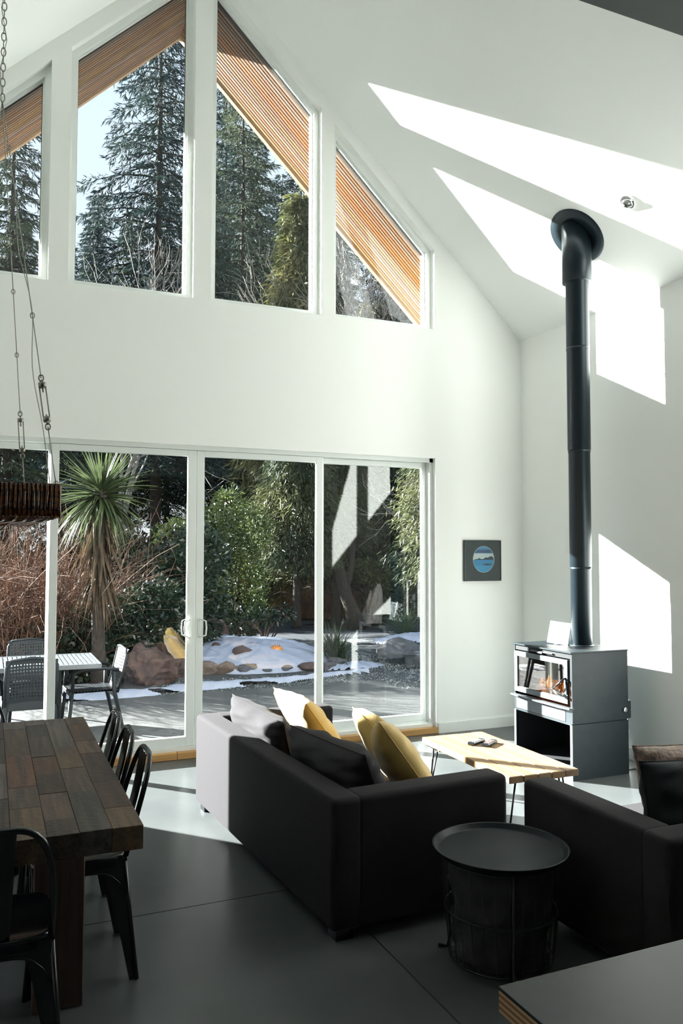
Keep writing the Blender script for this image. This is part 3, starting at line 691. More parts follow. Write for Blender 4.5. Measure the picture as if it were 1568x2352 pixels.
# ------------------------------------------------------------ pendant
pd = thing('pendant_lamp', 'amber strand box pendant hanging over the dining table', 'lamp', (-.0, -2.72, 1.745), R(3.0))
PW, PL, PH = .19, .60, .115
obj('lamp_frame', MB().box(-PW, PW, -PL, -PL + .008, PH - .01, PH).box(-PW, PW, PL - .008, PL, PH - .01, PH).box(-PW, -PW + .008, -PL, PL, PH - .01, PH).box(PW - .008, PW, -PL, PL, PH - .01, PH)
    .box(-PW, PW, -PL, -PL + .006, -.002, .004).box(-PW, PW, PL - .006, PL, -.002, .004).box(-PW, -PW + .006, -PL, PL, -.002, .004).box(PW - .006, PW, -PL, PL, -.002, .004), DARKWOOD, pd)
obj('lamp_liner', MB().box(-PW + .011, PW - .011, -PL + .009, -PL + .011, .004, PH - .004).box(-PW + .011, PW - .011, PL - .011, PL - .009, .004, PH - .004).box(-PW + .009, -PW + .011, -PL + .009, PL - .009, .004, PH - .004).box(PW - .011, PW - .009, -PL + .009, PL - .009, .004, PH - .004), mat('amber_liner', (0.05, 0.018, 0.006), .6), pd)
stm = []
for v in range(4):
    mb = MB(); mb.tube([(0, 0, -.003 - .003 * v % 3 * .001), (.0015 * (v - 1.5), .001, PH * .35), (-.001, 0, PH * .7), (0, 0, PH)], [.0066, .0078, .007, .0072], 6, flat=.7); me = mb.mesh('strand'); fix_normals(me); me.materials.append(AMBER); stm.append(me)
per = []
n_ = 27
for k in range(n_): per.append((-PW + 2 * PW * k / (n_ - 1), -PL))
for k in range(n_): per.append((-PW + 2 * PW * k / (n_ - 1), PL))
for k in range(1, 84): per += [(PW, -PL + 2 * PL * k / 84), (-PW, -PL + 2 * PL * k / 84)]
for k, (x, y) in enumerate(per):
    o = obj('strand', stm[k % 4], AMBER, pd, (x, y, random.uniform(-.003, .002))); o.rotation_euler = (random.uniform(-.02, .02), random.uniform(-.02, .02), random.uniform(0, 3))
bt = MB()
for k in range(46):
    y = -PL + .02 + k * (2 * PL - .04) / 45
    bt.tube([(-PW, y, .002 + .003 * math.sin(k)), (-PW / 3, y + .01, -.003), (PW / 3, y - .01, .002), (PW, y, .002)], .005, 5)
for k in range(10):
    x = -PW + .02 + k * (2 * PW - .04) / 9
    bt.tube([(x, -PL, .0), (x + .01, -PL / 3, -.006), (x - .01, PL / 3, -.001), (x, PL, .0)], .005, 5)
obj('woven_diffuser', bt, AMBER, pd)

# suspension: chain, rods, turnbuckles, cable
Zj = 3.52; J = Vector((.004, -2.72, Zj))
PDM = Matrix.Translation((0, -2.72, 1.745)) @ Matrix.Rotation(R(3.0), 4, 'Z')
def hang(name, mb, loc):
    o = obj(name, mb, ZINC, pd, loc); o.matrix_parent_inverse = PDM.inverted(); return o
lm = MB()
lm.tube([(.009 * math.cos(a) , 0, .019 * math.sin(a)) for a in np.linspace(0, 2 * PI, 14, endpoint=False)], .0024, 5, closed=True)
lme = lm.mesh('chain_link'); fix_normals(lme); lme.materials.append(ZINC)
zt = cz(J.x) - Zj; nl = int(zt / .0325)
for k in range(nl):
    o = hang('chain_link', lme, (J.x, J.y, J.z + .016 + k * zt / nl)); o.rotation_euler = (0, 0, PI / 2 * (k % 2))
def ringat(mb, p, r=.012, t=.0022, ax='x'):
    mb.tube([(p[0] + r * .7 * math.cos(a), p[1], p[2] + r * math.sin(a)) for a in np.linspace(0, 2 * PI, 12, endpoint=False)], t, 5, closed=True)
rd = Matrix.Rotation(R(3.0), 4, 'Z')
cors = [(1, -1, 'rod-and-turnbuckle hanger on the near right lamp corner'), (1, 1, 'rod-and-turnbuckle hanger on the far right lamp corner'), (-1, -1, 'rod-and-turnbuckle hanger on the near left lamp corner'), (-1, 1, 'rod-and-turnbuckle hanger on the far left lamp corner')]
for sx, sy, lb in cors:
    Pc = Vector((0, -2.72, 1.745)) + rd @ Vector((sx * (PW - .012), sy * (PL - .02), PH))
    d = (J - Pc); L = d.length; q = d.to_track_quat('Z', 'Y').to_euler()
    nodes = [0.0, .13, .245, .40, .56, .71, .86, 1.0]
    for i in range(len(nodes) - 1):
        a, b = d * nodes[i], d * nodes[i + 1]
        if i == 1: # turnbuckle
            u = d.normalized(); sd = u.cross(Vector((0, 1, 0))).normalized()
            tb = MB(); a2 = a + u * .03; b2 = b - u * .03
            for s_ in (-1, 1): tb.tube([a2 + sd * .011 * s_, b2 + sd * .011 * s_], .0028, 6)
            tb.tube([a2 - u * .008, a2 + u * .008], .014, 8); tb.tube([b2 - u * .008, b2 + u * .008], .014, 8)
            tb.tube([a + u * .008, a2 + u * .02], .003, 6); tb.tube([b - u * .008, b2 - u * .03], .003, 6)
            ringat(tb, a, .012, .0028); ringat(tb, b, .012, .0028)
            hang('turnbuckle', tb, tuple(Pc))
        else:
            rb = MB().tube([a, (a + b) / 2, b], .0021, 6); ringat(rb, a, .011, .002)
            hang('rod', rb, tuple(Pc))
Pc = Vector((0, -2.72, 1.745)) + rd @ Vector((PW - .03, -PL + .03, PH)); d = J - Pc; pts = []
for k in range(41):
    q = k / 40; p = Pc + d * q; sw = math.sin(q * PI * 6) * .012 * math.sin(PI * q); pts.append(p + Vector((sw - .004 * math.sin(q * 9), .012, 0)))
pts += [Vector((J.x + .012 * (-1) ** k, J.y + .008, J.z + (zt - .01) * k / 12)) for k in range(1, 13)]
iv = (Matrix.Translation((0, -2.72, 1.745)) @ Matrix.Rotation(R(3.0), 4, 'Z')).inverted()
obj('cord', MB().tube([iv @ p for p in pts], .0016, 5), ZINC, pd)

# ------------------------------------------------------------ garden: ground, patio, snow
GZ = -.18
def terrain(name, x0, x1, y0, y1, nx, ny, zf, m, label=None, mask=None):
    X, Y = np.meshgrid(np.linspace(x0, x1, nx), np.linspace(y0, y1, ny)); Z = zf(X, Y)
    V = np.stack([X.ravel(), Y.ravel(), Z.ravel()], 1); i = np.arange(nx - 1); j = np.arange(ny - 1); I, Jj = np.meshgrid(i, j)
    a = (Jj * nx + I).ravel(); F = np.stack([a, a + 1, a + nx + 1, a + nx], 1)
    if mask is not None:
        k = mask(X, Y).ravel()[F].any(1); F = F[k]
    me = np_mesh(name, V, F); me.polygons.foreach_set('use_smooth', [True] * len(me.polygons)); me.materials.append(m)
    o = bpy.data.objects.new(name, me); COL.objects.link(o); tag(o, label, None, None, 'structure'); return o
terrain('ground', -60, 90, T, 130, 60, 60, lambda X, Y: np.full_like(X, GZ - .06) + .0 * X, SOIL, 'bare woodland soil and ground beyond the garden')
def pathline(Y): return 3.2 + .62 * (Y - 9)
terrain('driveway', -12, 40, 8.2, 26, 120, 60, lambda X, Y: GZ - .03 + .015 * np.sin(X * 2.1) * np.cos(Y * 1.7), ROAD, 'pale gravel driveway crossing behind the snow bed',
        lambda X, Y: (Y > 8.6 - .06 * X) & (Y < 11.2 + .0 * X) | ((Y >= 11.2) & (np.abs(X - (5.2 + .22 * (Y - 11))) < 1.5 + .05 * (Y - 11))) | ((Y > 17.2) & (Y < 19.5)))
pt = struct('patio', MB().box(-8, 5.6, T, 5.4, -.5, GZ - .012), JOINT, 'grey exposed-concrete patio outside the doors')
for xa, xb in ((-8, -2.4), (-2.39, .60), (.61, 5.0)):
    for ya, yb in ((T, 1.94), (1.95, 3.9)):
        obj('patio_slab', MB().box(xa, xb, ya, yb, GZ - .03, GZ), PATIO, pt)
terrain('gravel_bed', -8, 14, 3.4, 9.2, 120, 60, lambda X, Y: GZ - .035 + .012 * np.sin(X * 7) * np.cos(Y * 6), GRAVELB, 'loose grey gravel strip between patio and driveway', lambda X, Y: ((Y > 3.9) | (X > 5.0)))
# scattered gravel
gn = 9000; rr = np.random.default_rng(3)
gx = rr.uniform(2.0, 9.0, gn); gy = rr.uniform(3.2, 6.6, gn); keep = (gy > 3.92) | (gx > 5.02); keep &= ~((np.abs(gx - 3.9) < 1.3) & (gy > 5.0)); gx = gx[keep]; gy = gy[keep]; gn = len(gx)
oct_v = np.array([(1, 0, 0), (-1, 0, 0), (0, 1, 0), (0, -1, 0), (0, 0, 1), (0, 0, -1)], float); oct_f = np.array([(0, 2, 4), (2, 1, 4), (1, 3, 4), (3, 0, 4), (2, 0, 5), (1, 2, 5), (3, 1, 5), (0, 3, 5)])
sz = rr.uniform(.009, .022, (gn, 1, 3)); V = (oct_v[None] + rr.normal(0, .25, (gn, 6, 3))) * sz + np.stack([gx, gy, np.full(gn, GZ - .018)], 1)[:, None, :]
F = (oct_f[None] + 6 * np.arange(gn)[:, None, None]).reshape(-1, 3)
me = np_mesh('gravel', V.reshape(-1, 3), F); me.materials.append(GRAVEL)
o = bpy.data.objects.new('gravel', me); COL.objects.link(o); tag(o, 'loose pale gravel scattered beyond the patio edge', 'gravel', kind='stuff')

def snowf(X, Y, amp=.02, s=1.0):
    return amp * (np.sin(X * 3.1 * s + 1) * np.cos(Y * 2.7 * s) + .6 * np.sin(X * 7.3 * s + Y * 5.1 * s) + .35 * np.sin(X * 15 * s - Y * 12 * s))
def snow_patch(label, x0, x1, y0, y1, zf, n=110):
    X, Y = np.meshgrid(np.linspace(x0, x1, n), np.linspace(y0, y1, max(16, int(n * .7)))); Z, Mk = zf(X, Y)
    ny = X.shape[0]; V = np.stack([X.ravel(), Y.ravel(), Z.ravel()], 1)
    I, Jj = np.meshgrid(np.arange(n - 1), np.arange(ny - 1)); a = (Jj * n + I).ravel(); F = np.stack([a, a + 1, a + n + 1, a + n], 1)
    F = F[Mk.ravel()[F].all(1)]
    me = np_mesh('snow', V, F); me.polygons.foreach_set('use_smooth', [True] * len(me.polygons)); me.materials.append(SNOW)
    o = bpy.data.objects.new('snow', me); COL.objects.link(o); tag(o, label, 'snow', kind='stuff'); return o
def strip(X, Y):
    ed = 3.72 + .10 * X + .04 * X * np.abs(X) * .3 + .05 * np.sin(3 * X); wdt = .62 + .10 * np.sin(2.3 * X + 1) + .10 * np.sin(5.7 * X); wdt = wdt * np.clip(1.25 - X / 4.4, .12, 1)
    t = np.clip((Y - ed) / wdt, -0.2, 1.2); h = .075 * np.clip(4 * t * (1 - t), -.3, 1); gap = np.sin(X * 5 + 3) * .5 + np.sin(Y * 16 + X * 3) > .9
    return GZ - .015 + h + snowf(X, Y, .008, 2), (h + snowf(X, Y, .008, 2) > -.002) & ~(gap & (X > .8))
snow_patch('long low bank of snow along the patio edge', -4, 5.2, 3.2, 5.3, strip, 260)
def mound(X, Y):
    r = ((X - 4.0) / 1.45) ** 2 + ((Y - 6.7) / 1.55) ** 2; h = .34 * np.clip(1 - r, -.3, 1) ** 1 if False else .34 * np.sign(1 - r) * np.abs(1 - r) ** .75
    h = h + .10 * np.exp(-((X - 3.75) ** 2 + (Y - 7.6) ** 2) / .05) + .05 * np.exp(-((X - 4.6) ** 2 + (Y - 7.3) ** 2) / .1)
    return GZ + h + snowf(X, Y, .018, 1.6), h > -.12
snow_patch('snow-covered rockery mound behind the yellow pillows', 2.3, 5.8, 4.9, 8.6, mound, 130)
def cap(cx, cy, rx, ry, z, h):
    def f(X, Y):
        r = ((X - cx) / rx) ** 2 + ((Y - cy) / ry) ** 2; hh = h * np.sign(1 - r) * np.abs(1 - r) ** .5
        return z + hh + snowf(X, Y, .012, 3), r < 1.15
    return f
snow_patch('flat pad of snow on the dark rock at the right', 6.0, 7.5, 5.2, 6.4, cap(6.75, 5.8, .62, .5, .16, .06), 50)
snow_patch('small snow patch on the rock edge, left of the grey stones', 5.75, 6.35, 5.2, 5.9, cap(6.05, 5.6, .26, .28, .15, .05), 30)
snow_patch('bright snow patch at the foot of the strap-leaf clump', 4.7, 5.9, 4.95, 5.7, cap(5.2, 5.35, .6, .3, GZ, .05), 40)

# ------------------------------------------------------------ rocks
def rock(name, label, cat, loc, size, m, seed, group=None, rz=0, sub=3, rough=.22):
    bm = bmesh.new(); bmesh.ops.create_icosphere(bm, subdivisions=sub, radius=1); r_ = np.random.default_rng(seed)
    pl = [Vector(v).normalized() for v in r_.normal(0, 1, (9, 3))]; ds = r_.uniform(.55, .95, 9); ph = r_.uniform(0, 6, 3)
    for v in bm.verts:
        c = v.co.normalized(); k = 1.0
        for p, d_ in zip(pl, ds):
            q = c.dot(p)
            if q > d_ * .9: k = min(k, d_ / q)
        k *= 1 + rough * .3 * math.sin(c.x * 5 + ph[0]) * math.sin(c.y * 6 + ph[1]) * math.sin(c.z * 5 + ph[2]) + r_.normal(0, rough * .06)
        v.co = Vector((c.x * k * size[0], c.y * k * size[1], (c.z * k) * size[2]))
    me = bpy.data.meshes.new(name); bm.to_mesh(me); bm.free(); me.materials.append(m)
    o = bpy.data.objects.new(name, me); COL.objects.link(o); o.location = loc; o.rotation_euler = (0, 0, rz); return tag(o, label, cat, group)
rock('boulder', 'broad reddish boulder at the left end of the rockery', 'rock', (2.02, 5.0, GZ + .17), (.42, .32, .34), REDROCK, 1, sub=4, rough=.7)
rock('boulder', 'tall reddish rock slab behind the door handles', 'rock', (3.65, 7.9, GZ + .22), (.34, .22, .42), REDROCK, 2)
rock('boulder', 'rounded reddish boulder resting against the broad one', 'rock', (2.36, 5.35, GZ + .22), (.28, .26, .33), REDROCK, 12, sub=4, rough=.7)
rock('boulder', 'long low reddish rock at the back of the snow mound', 'rock', (3.35, 7.0, GZ + .12), (.62, .2, .18), REDROCK, 3)
for k, (x, y, sx, sz_, m, lb) in enumerate(((2.95, 5.55, .30, .15, TANROCK, 'largest tan stone edging the snow mound'), (3.22, 5.42, .17, .13, TANROCK, 'round tan stone second from left on the mound edge'), (3.42, 5.38, .10, .07, TANROCK, 'smallest tan pebble-like stone on the mound edge'),
        (3.58, 5.36, .20, .09, GREYROCK, 'angular purple-grey stone beside the tan ones'), (3.86, 5.28, .14, .05, GREYROCK, 'flat mossy grey stone left of the mound centre'), (4.12, 5.25, .15, .06, GREYROCK, 'flat grey stone at the mound centre edge'),
        (4.50, 5.22, .22, .08, REDROCK, 'long brown stone right of the mound centre'), (4.80, 5.22, .16, .08, GREYROCK, 'grey stone at the right end of the mound edge'), (5.05, 5.5, .2, .10, GREYROCK, 'dark slab below the strap leaves'))):
    rock('edging_stone', lb, 'stone', (x, y, GZ + sz_ * .45), (sx, sx * .7, sz_), m, 30 + k, 'stones edging the snow mound')
rock('rockery_stone', 'brown split stone poking from the snow', 'stone', (3.62, 5.85, GZ + .22), (.17, .12, .12), REDROCK, 50, 'stones in the snow mound')
rock('rockery_stone', 'small dark stone high in the snow at the left', 'stone', (3.35, 6.45, GZ + .27), (.09, .08, .07), REDROCK, 51, 'stones in the snow mound')
for k, (x, y, z, a, b, c, m, lb) in enumerate(((6.15, 5.35, .05, .42, .35, .24, GREYROCK, 'dark boulder under the small snow patch'), (6.85, 5.45, .0, .55, .4, .26, GREYROCK, 'wide dark boulder under the flat snow pad'), (6.3, 4.95, -.09, .30, .22, .14, GREYROCK, 'low dark rock in front of the pile'), (6.9, 4.95, -.09, .40, .25, .12, REDROCK, 'low brown rock at the right end of the pile'), (6.45, 4.72, -.10, .13, .10, .09, STONEW, 'pale smooth stone before the dark rock pile'))):
    rock('pile_rock', lb, 'rock', (x, y, z), (a, b, c), m, 60 + k, 'rock pile by the driveway')
g = thing('stone_lantern', 'small grey stone lantern beside the dark rocks', 'lantern', (6.02, 4.86, GZ))
obj('lantern_base', MB().box(-.07, .07, -.07, .07, 0, .05, .004).box(-.045, .045, -.045, .045, .05, .15, .003), GREYROCK, g)
obj('lantern_roof', MB().prism([(-.09, .20), (.09, .20), (.0, .27)], -.09, .09).box(-.055, .055, -.055, .055, .15, .20), GREYROCK, g)
g = thing('ceramic_pot', 'orange glazed pot half buried in the snow mound', 'pot', (4.18, 5.85, GZ + .17))
obj('pot_body', MB().lathe([(0, -.02), (.06, -.01), (.095, .05), (.09, .10), (.075, .135), (.07, .13), (.08, .09), (.07, .02)], 24), ORANGE, g)
obj('dry_stems', MB().tube([(0, 0, .05), (.02, 0, .19)], .004, 4).tube([(.02, 0, .05), (-.03, .01, .18)], .004, 4).tube([(-.03, 0, .05), (-.06, -.01, .17)], .004, 4).tube([(.03, 0, .05), (.06, .01, .17)], .004, 4), STRAW, g)

# ------------------------------------------------------------ plant generators
def cards(P, D, N, L, Wd, fold=0.0):
    """diamond leaf cards: base P, direction D, width direction N"""
    n = len(P); tip = P + D * L[:, None]; mid = P + D * (L * .45)[:, None]
    V = np.empty((n, 4, 3)); V[:, 0] = P; V[:, 1] = mid + N * (Wd / 2)[:, None]; V[:, 2] = tip; V[:, 3] = mid - N * (Wd / 2)[:, None]
    if fold: V[:, 1, 2] += fold * Wd; V[:, 3, 2] += fold * Wd
    F = np.arange(4 * n).reshape(n, 4); return V.reshape(-1, 3), F
def unit(a): return a / np.maximum(1e-9, np.linalg.norm(a, axis=1))[:, None]
def perp(D, rr, flat=1.0):
    r = rr.normal(0, 1, D.shape); r[:, 2] *= flat; return unit(np.cross(D, r))
def conifer_mesh(seed, h, Rr, z0=0.0, levels=150, dens=1.0, droop=.45, taper=.85, csz=.30, up=.1, hang=.3, minL=.0):
    rr = np.random.default_rng(seed); PP = []; DD = []; LL = []; az = 0
    br = MB()
    for i in range(levels):
        f = i / levels; z = z0 + (h - z0) * (f ** .92); az += 2.399 + rr.normal(0, .25)
        L = Rr * (1 - (z - z0) / (h - z0) * .97) ** taper * rr.uniform(.62, 1.08) + .15
        n = max(4, int(L / .17 * dens)); t = (np.arange(n) + rr.uniform(.2, .8, n)) / n
        dr = np.array([math.cos(az), math.sin(az), 0]); sd = np.array([-math.sin(az), math.cos(az), 0])
        cur = lambda tt: np.outer(tt * L, dr) + np.stack([0 * tt, 0 * tt, z + L * (up * tt - droop * tt ** 2)], 1)
        if L > .5: br.tube([Vector(p) for p in cur(np.linspace(0, .95, 5))], [.035 * L / 3 + .008, .03 * L / 3 + .006, .02 * L / 3 + .005, .012, .004], 4)
        B = cur(t)
        for s_ in (1, -1):
            tl = (.42 * L * (1 - t) ** .6 * (.35 + t) + .22) * rr.uniform(.6, 1.1, n)
            td = unit(np.outer(np.ones(n), dr) * .8 + s_ * sd * rr.uniform(.5, 1.3, n)[:, None] + np.stack([0 * t, 0 * t, -hang - rr.uniform(0, .4, n)], 1))
            k = 11
            for q in range(k):
                o_ = B + td * (tl * (q + rr.uniform(0, .6, n)) / k)[:, None]; o_[:, 2] -= .10 * tl * (q / k) ** 2
                PP.append(o_); DD.append(unit(td + rr.normal(0, .38, (n, 3)) + np.array([0, 0, -.22]))); LL.append(np.full(n, csz) * rr.uniform(.6, 1.25, n))
    P = np.concatenate(PP); D = np.concatenate(DD); L_ = np.concatenate(LL)
    V, F = cards(P, D, perp(D, rr), L_, L_ * .15)
    return V, F, br
def tree_thing(name, label, cat, loc, fol, trunk, fm, tm, group=None, rz=0, sc_=1.0, br=None):
    t = thing(name, label, cat, loc, rz, group); t.scale = (sc_,) * 3 if not isinstance(sc_, tuple) else sc_
    obj('foliage', fol, fm, t); obj('trunk', trunk, tm, t)
    return t
def trunk_mb(h, r, seed=0, lean=(0, 0), br=None):
    rr = np.random.default_rng(seed); mb = MB()
    n = 12; mb.tube([(lean[0] * q / n + rr.normal(0, .02), lean[1] * q / n + rr.normal(0, .02), -.2 + (h + .2) * q / n) for q in range(n + 1)], [r * (1.25 if q == 0 else 1) * (1 - .95 * q / n) + .01 for q in range(n + 1)], 9)
    if br is not None: mb.add(br.v, br.f, True)
    return mb
CON = []
for k, (h, r_, z0, lv, dens, dp) in enumerate(((24, 4.3, 4.2, 185, 1.0, .42), (20, 4.0, 3.6, 150, .9, .50), (22, 3.4, 4.8, 165, .95, .30))):
    V, F, br = conifer_mesh(100 + k, h, r_, z0, lv, dens, dp, csz=.26)
    fme = np_mesh('foliage', V, F); tme = trunk_mb(h, .20, k, br=br).mesh('trunk'); fix_normals(tme); tme.materials.append(BARK)
    CON.append((fme, tme))
def conifer(k, loc, rz, s, mt, label, group=None, cat='tree'):
    fme, tme = CON[k]
    f2 = fme.copy() if len(fme.materials) and fme.materials[0] != mt else fme
    if len(f2.materials) == 0: f2.materials.append(mt)
    else: f2.materials[0] = mt
    return tree_thing('conifer_tree', label, cat, loc, f2, tme, mt, BARK, group, rz, s)
# the spruce in the tall left gable window and its neighbours
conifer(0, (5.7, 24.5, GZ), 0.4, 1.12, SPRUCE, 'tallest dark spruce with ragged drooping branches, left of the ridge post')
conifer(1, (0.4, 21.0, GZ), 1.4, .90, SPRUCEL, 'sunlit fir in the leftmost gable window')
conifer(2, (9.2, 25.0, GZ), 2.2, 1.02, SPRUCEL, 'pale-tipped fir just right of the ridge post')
back = [(.9, 29, .72, 2), (2.6, 28.5, .74, 1), (3.9, 30.5, .70, 0), (5.2, 28, .74, 2), (7.2, 30, .9, 1), (9.0, 31, .95, 2), (12.3, 33, 1.0, 0), (14.9, 29, .95, 2), (18, 28, .85, 1), (4.4, 36, .78, 2), (10.6, 33, 1.12, 0), (13.6, 30, 1.08, 1), (16.5, 34, 1.1, 2), (19.6, 31, .95, 0), (23, 34, 1.0, 1), (-1.0, 31, .95, 2), (-3.2, 26, .9, 0), (12.0, 40, 1.1, 2), (20.5, 42, 1.15, 0), (26, 30, .95, 2), (5.6, 44, 1.0, 0), (0.8, 42, 1.0, 1), (16, 25, .80, 0), (11.4, 26.5, .92, 1)]
for k, (x, y, s_, c) in enumerate(back):
    conifer(c, (x, y, GZ), k * 1.7, s_, SPRUCE if k % 3 else SPRUCEL, 'dark conifer in the forest behind the garden', 'conifers of the forest backdrop')
# unseen conifers added left of the view to shade the garden
for k, (x, y, s_, c) in enumerate(((-6.8, 17.5, .62, 1), (-3.6, 15.0, .50, 0), (-9.5, 24, .62, 2), (-14.0, 30.0, .7, 1))):
    conifer(c, (x, y, GZ), k * 2.1, s_, SPRUCE, 'unseen conifer added left of the garden to shade it', 'conifers left of the garden')

# golden cypress, feathery cedars: drooping sprays
def spray_mesh(seed, h, r_, n, csz=.22, z0=0.2, bell=1.0):
    rr = np.random.default_rng(seed); f = rr.uniform(0, 1, n) ** .85; z = z0 + (h - z0) * f
    prof = (1 - f) ** .75 * (1 - .45 * np.exp(-f * 9) * bell); az = rr.uniform(0, 2 * PI, n)
    lob = 1 + .22 * np.sin(az * 5 + f * 14) + .15 * np.sin(az * 9 - f * 25)
    rad = r_ * prof * lob * rr.uniform(.55, 1.05, n) + .03
    P = np.stack([rad * np.cos(az), rad * np.sin(az), z], 1)
    ou = np.stack([np.cos(az), np.sin(az), 0 * az], 1); PP = []; DD = []; LL = []
    for q in range(5):
        D = unit(ou * .7 + rr.normal(0, .45, (n, 3)) + np.array([0, 0, -.75])); PP.append(P + rr.normal(0, .07, (n, 3)) + ou * .05 * q); DD.append(D); LL.append(rr.uniform(.5, 1.2, n) * csz)
    P = np.concatenate(PP); D = np.concatenate(DD); L = np.concatenate(LL)
    return cards(P, D, perp(D, rr), L, L * .17)
def spray_tree(name, label, loc, h, r_, n, m, seed, csz=.22, rz=0, group=None, lean=(0, 0), z0=.2):
    V, F = spray_mesh(seed, h, r_, n, csz, z0); me = np_mesh('foliage', V, F)
    mb = trunk_mb(h * .92, .045 * h / 3 + .03, seed)
    rr = np.random.default_rng(seed)
    for k in range(26):
        z = h * (.12 + .7 * k / 26); a = rr.uniform(0, 6.28); L = r_ * (1 - z / h) ** .8 * .85
        mb.tube([(0, 0, z), (L * .5 * math.cos(a), L * .5 * math.sin(a), z + .08 * L), (L * math.cos(a), L * math.sin(a), z - .12 * L)], [.02, .013, .004], 4)
    return tree_thing(name, label, 'tree', loc, me, mb, m, BARK, group, rz)
spray_tree('cypress_tree', 'golden-green cypress low in the window right of the ridge', (8.25, 15.6, GZ), 12.3, 1.9, 7500, GOLDF, 301, .34)
spray_tree('cypress_tree', 'smaller golden cypress low at the right gable window', (10.8, 15.8, GZ), 9.5, 1.6, 2600, GOLDF, 302, .40)
spray_tree('cedar_tree', 'feathery cedar behind the third door panel', (6.75, 11.8, GZ), 5.2, 1.15, 6000, CEDARF, 303, .17, z0=1.35)
spray_tree('cedar_tree', 'feathery cedar behind the right door panel, left side', (8.0, 12.4, GZ), 6.0, 1.2, 5000, CEDARF, 304, .17, z0=1.9)
spray_tree('cedar_tree', 'drooping cedar at the right edge of the door', (8.75, 8.4, GZ), 5.5, 1.0, 5000, CEDARF, 305, .16, z0=1.1)
spray_tree('cedar_tree', 'tall cedar standing behind the bleached stump', (10.6, 14.0, GZ), 8.0, 1.9, 3600, SPRUCEL, 306, .28)

# broad-leaved shrubs
def shrub_mesh(seed, blobs, n, ll, ww, droop=.2, inner=.45):
    rr = np.random.default_rng(seed); PP = []; DD = []; w_ = np.array([b[3] * b[4] * b[5] for b in blobs]); w_ = (w_ ** .66) / (w_ ** .66).sum()
    for b, q in zip(blobs, w_):
        m_ = int(n * q) + 1; u = unit(rr.normal(0, 1, (m_, 3))); rad = rr.uniform(inner, 1.05, m_) ** .6
        lump = 1 + .12 * np.sin(u[:, 0] * 9 + b[0]) * np.sin(u[:, 2] * 8 + b[1]) + .1 * np.sin(u[:, 1] * 13)
        P = u * (rad * lump)[:, None] * np.array(b[3:6]) + np.array(b[:3]); PP.append(P)
        DD.append(unit(u * .6 + rr.normal(0, .55, (m_, 3)) + np.array([0, 0, .25 - droop])))
    P = np.concatenate(PP); D = np.concatenate(DD); L = rr.uniform(.65, 1.2, len(P)) * ll
    ok = P[:, 2] > .02; P, D, L = P[ok], D[ok], L[ok]
    return cards(P, D, perp(D, rr, .5), L, L * ww, fold=.15)
def shrub(name, label, loc, blobs, n, ll, ww, m, seed, stems=14, sm=BARK, **kw):
    V, F = shrub_mesh(seed, blobs, n, ll, ww, **kw); t = thing(name, label, 'shrub', loc)
    obj('foliage', np_mesh('foliage', V, F), m, t); rr = np.random.default_rng(seed); mb = MB()
    for k in range(stems):
        b = blobs[k % len(blobs)]; e = Vector((b[0] + rr.normal(0, .35) * b[3], b[1] + rr.normal(0, .35) * b[4], b[2] + rr.uniform(-.3, .6) * b[5])); s_ = Vector((b[0] * .4 + rr.normal(0, .1), b[1] * .4 + rr.normal(0, .1), -.05))
        mb.tube([s_, s_.lerp(e, .5) + Vector((rr.normal(0, .06), rr.normal(0, .06), .05)), e], [.018, .012, .005], 5)
    obj('stem', mb, sm, t); return t
shrub('rhododendron_bush', 'dark rhododendron filling the second door panel', (2.95, 7.2, GZ), [(0, 0, .8, .75, .6, .9), (-.75, -.3, .55, .6, .5, .65), (.25, .2, 1.65, .6, .5, .6), (-.35, .3, 1.35, .5, .5, .6)], 9000, .11, .38, RHODO, 401)
shrub('rhododendron_bush', 'dark bush behind the outdoor table and white-lit chair', (1.35, 5.40, GZ), [(0, 0, .45, .55, .3, .58), (-.6, .1, .35, .45, .3, .45), (.5, .12, .62, .45, .3, .6), (.95, .45, .95, .4, .3, .45)], 9500, .09, .45, RHODO, 402)
shrub('laurel_bush', 'sunlit yellow-green laurel left of the driveway gap', (4.55, 10.0, GZ), [(0, 0, 1.0, .9, .7, 1.1), (-.5, -.2, 2.0, .75, .6, .75), (.35, .0, 2.25, .55, .5, .55), (.0, .1, 2.7, .35, .35, .45)], 12000, .085, .42, LAUREL, 403)
shrub('laurel_bush', 'sunlit laurel top above the dark rhododendron', (3.5, 9.0, GZ), [(0, 0, 1.1, .8, .5, 1.1), (-.1, 0, 2.0, .6, .45, .42)], 7000, .085, .42, LAUREL, 404)
shrub('holly_bush', 'glossy green bush arching over the bleached stump', (9.35, 12.9, GZ), [(-.35, 0, 1.3, .45, .35, .28), (.1, 0, 1.15, .4, .4, .45), (.5, 0, .8, .5, .4, .8)], 3800, .11, .5, LAUREL, 405)
shrub('holly_bush', 'pale-leaved low bush beside the white post', (10.0, 12.1, GZ), [(0, 0, .45, .55, .4, .5), (-.3, 0, .25, .3, .3, .3)], 2600, .09, .5, CEDARF, 406)
shrub('yellow_shrub', 'small shrub with yellow leaves in the dark gap', (6.1, 13.6, GZ), [(0, 0, 1.3, .28, .25, .5), (.05, 0, .75, .22, .2, .35)], 1100, .09, .45, YELLOWL, 407)
shrub('drooping_shrub', 'small leafy rhododendron leaning over the snow mound', (4.25, 8.2, GZ), [(0, 0, .35, .35, .3, .32), (.45, -.05, .55, .32, .2, .14), (.85, -.1, .62, .22, .15, .15)], 900, .12, .3, RHODO, 408, droop=.7)
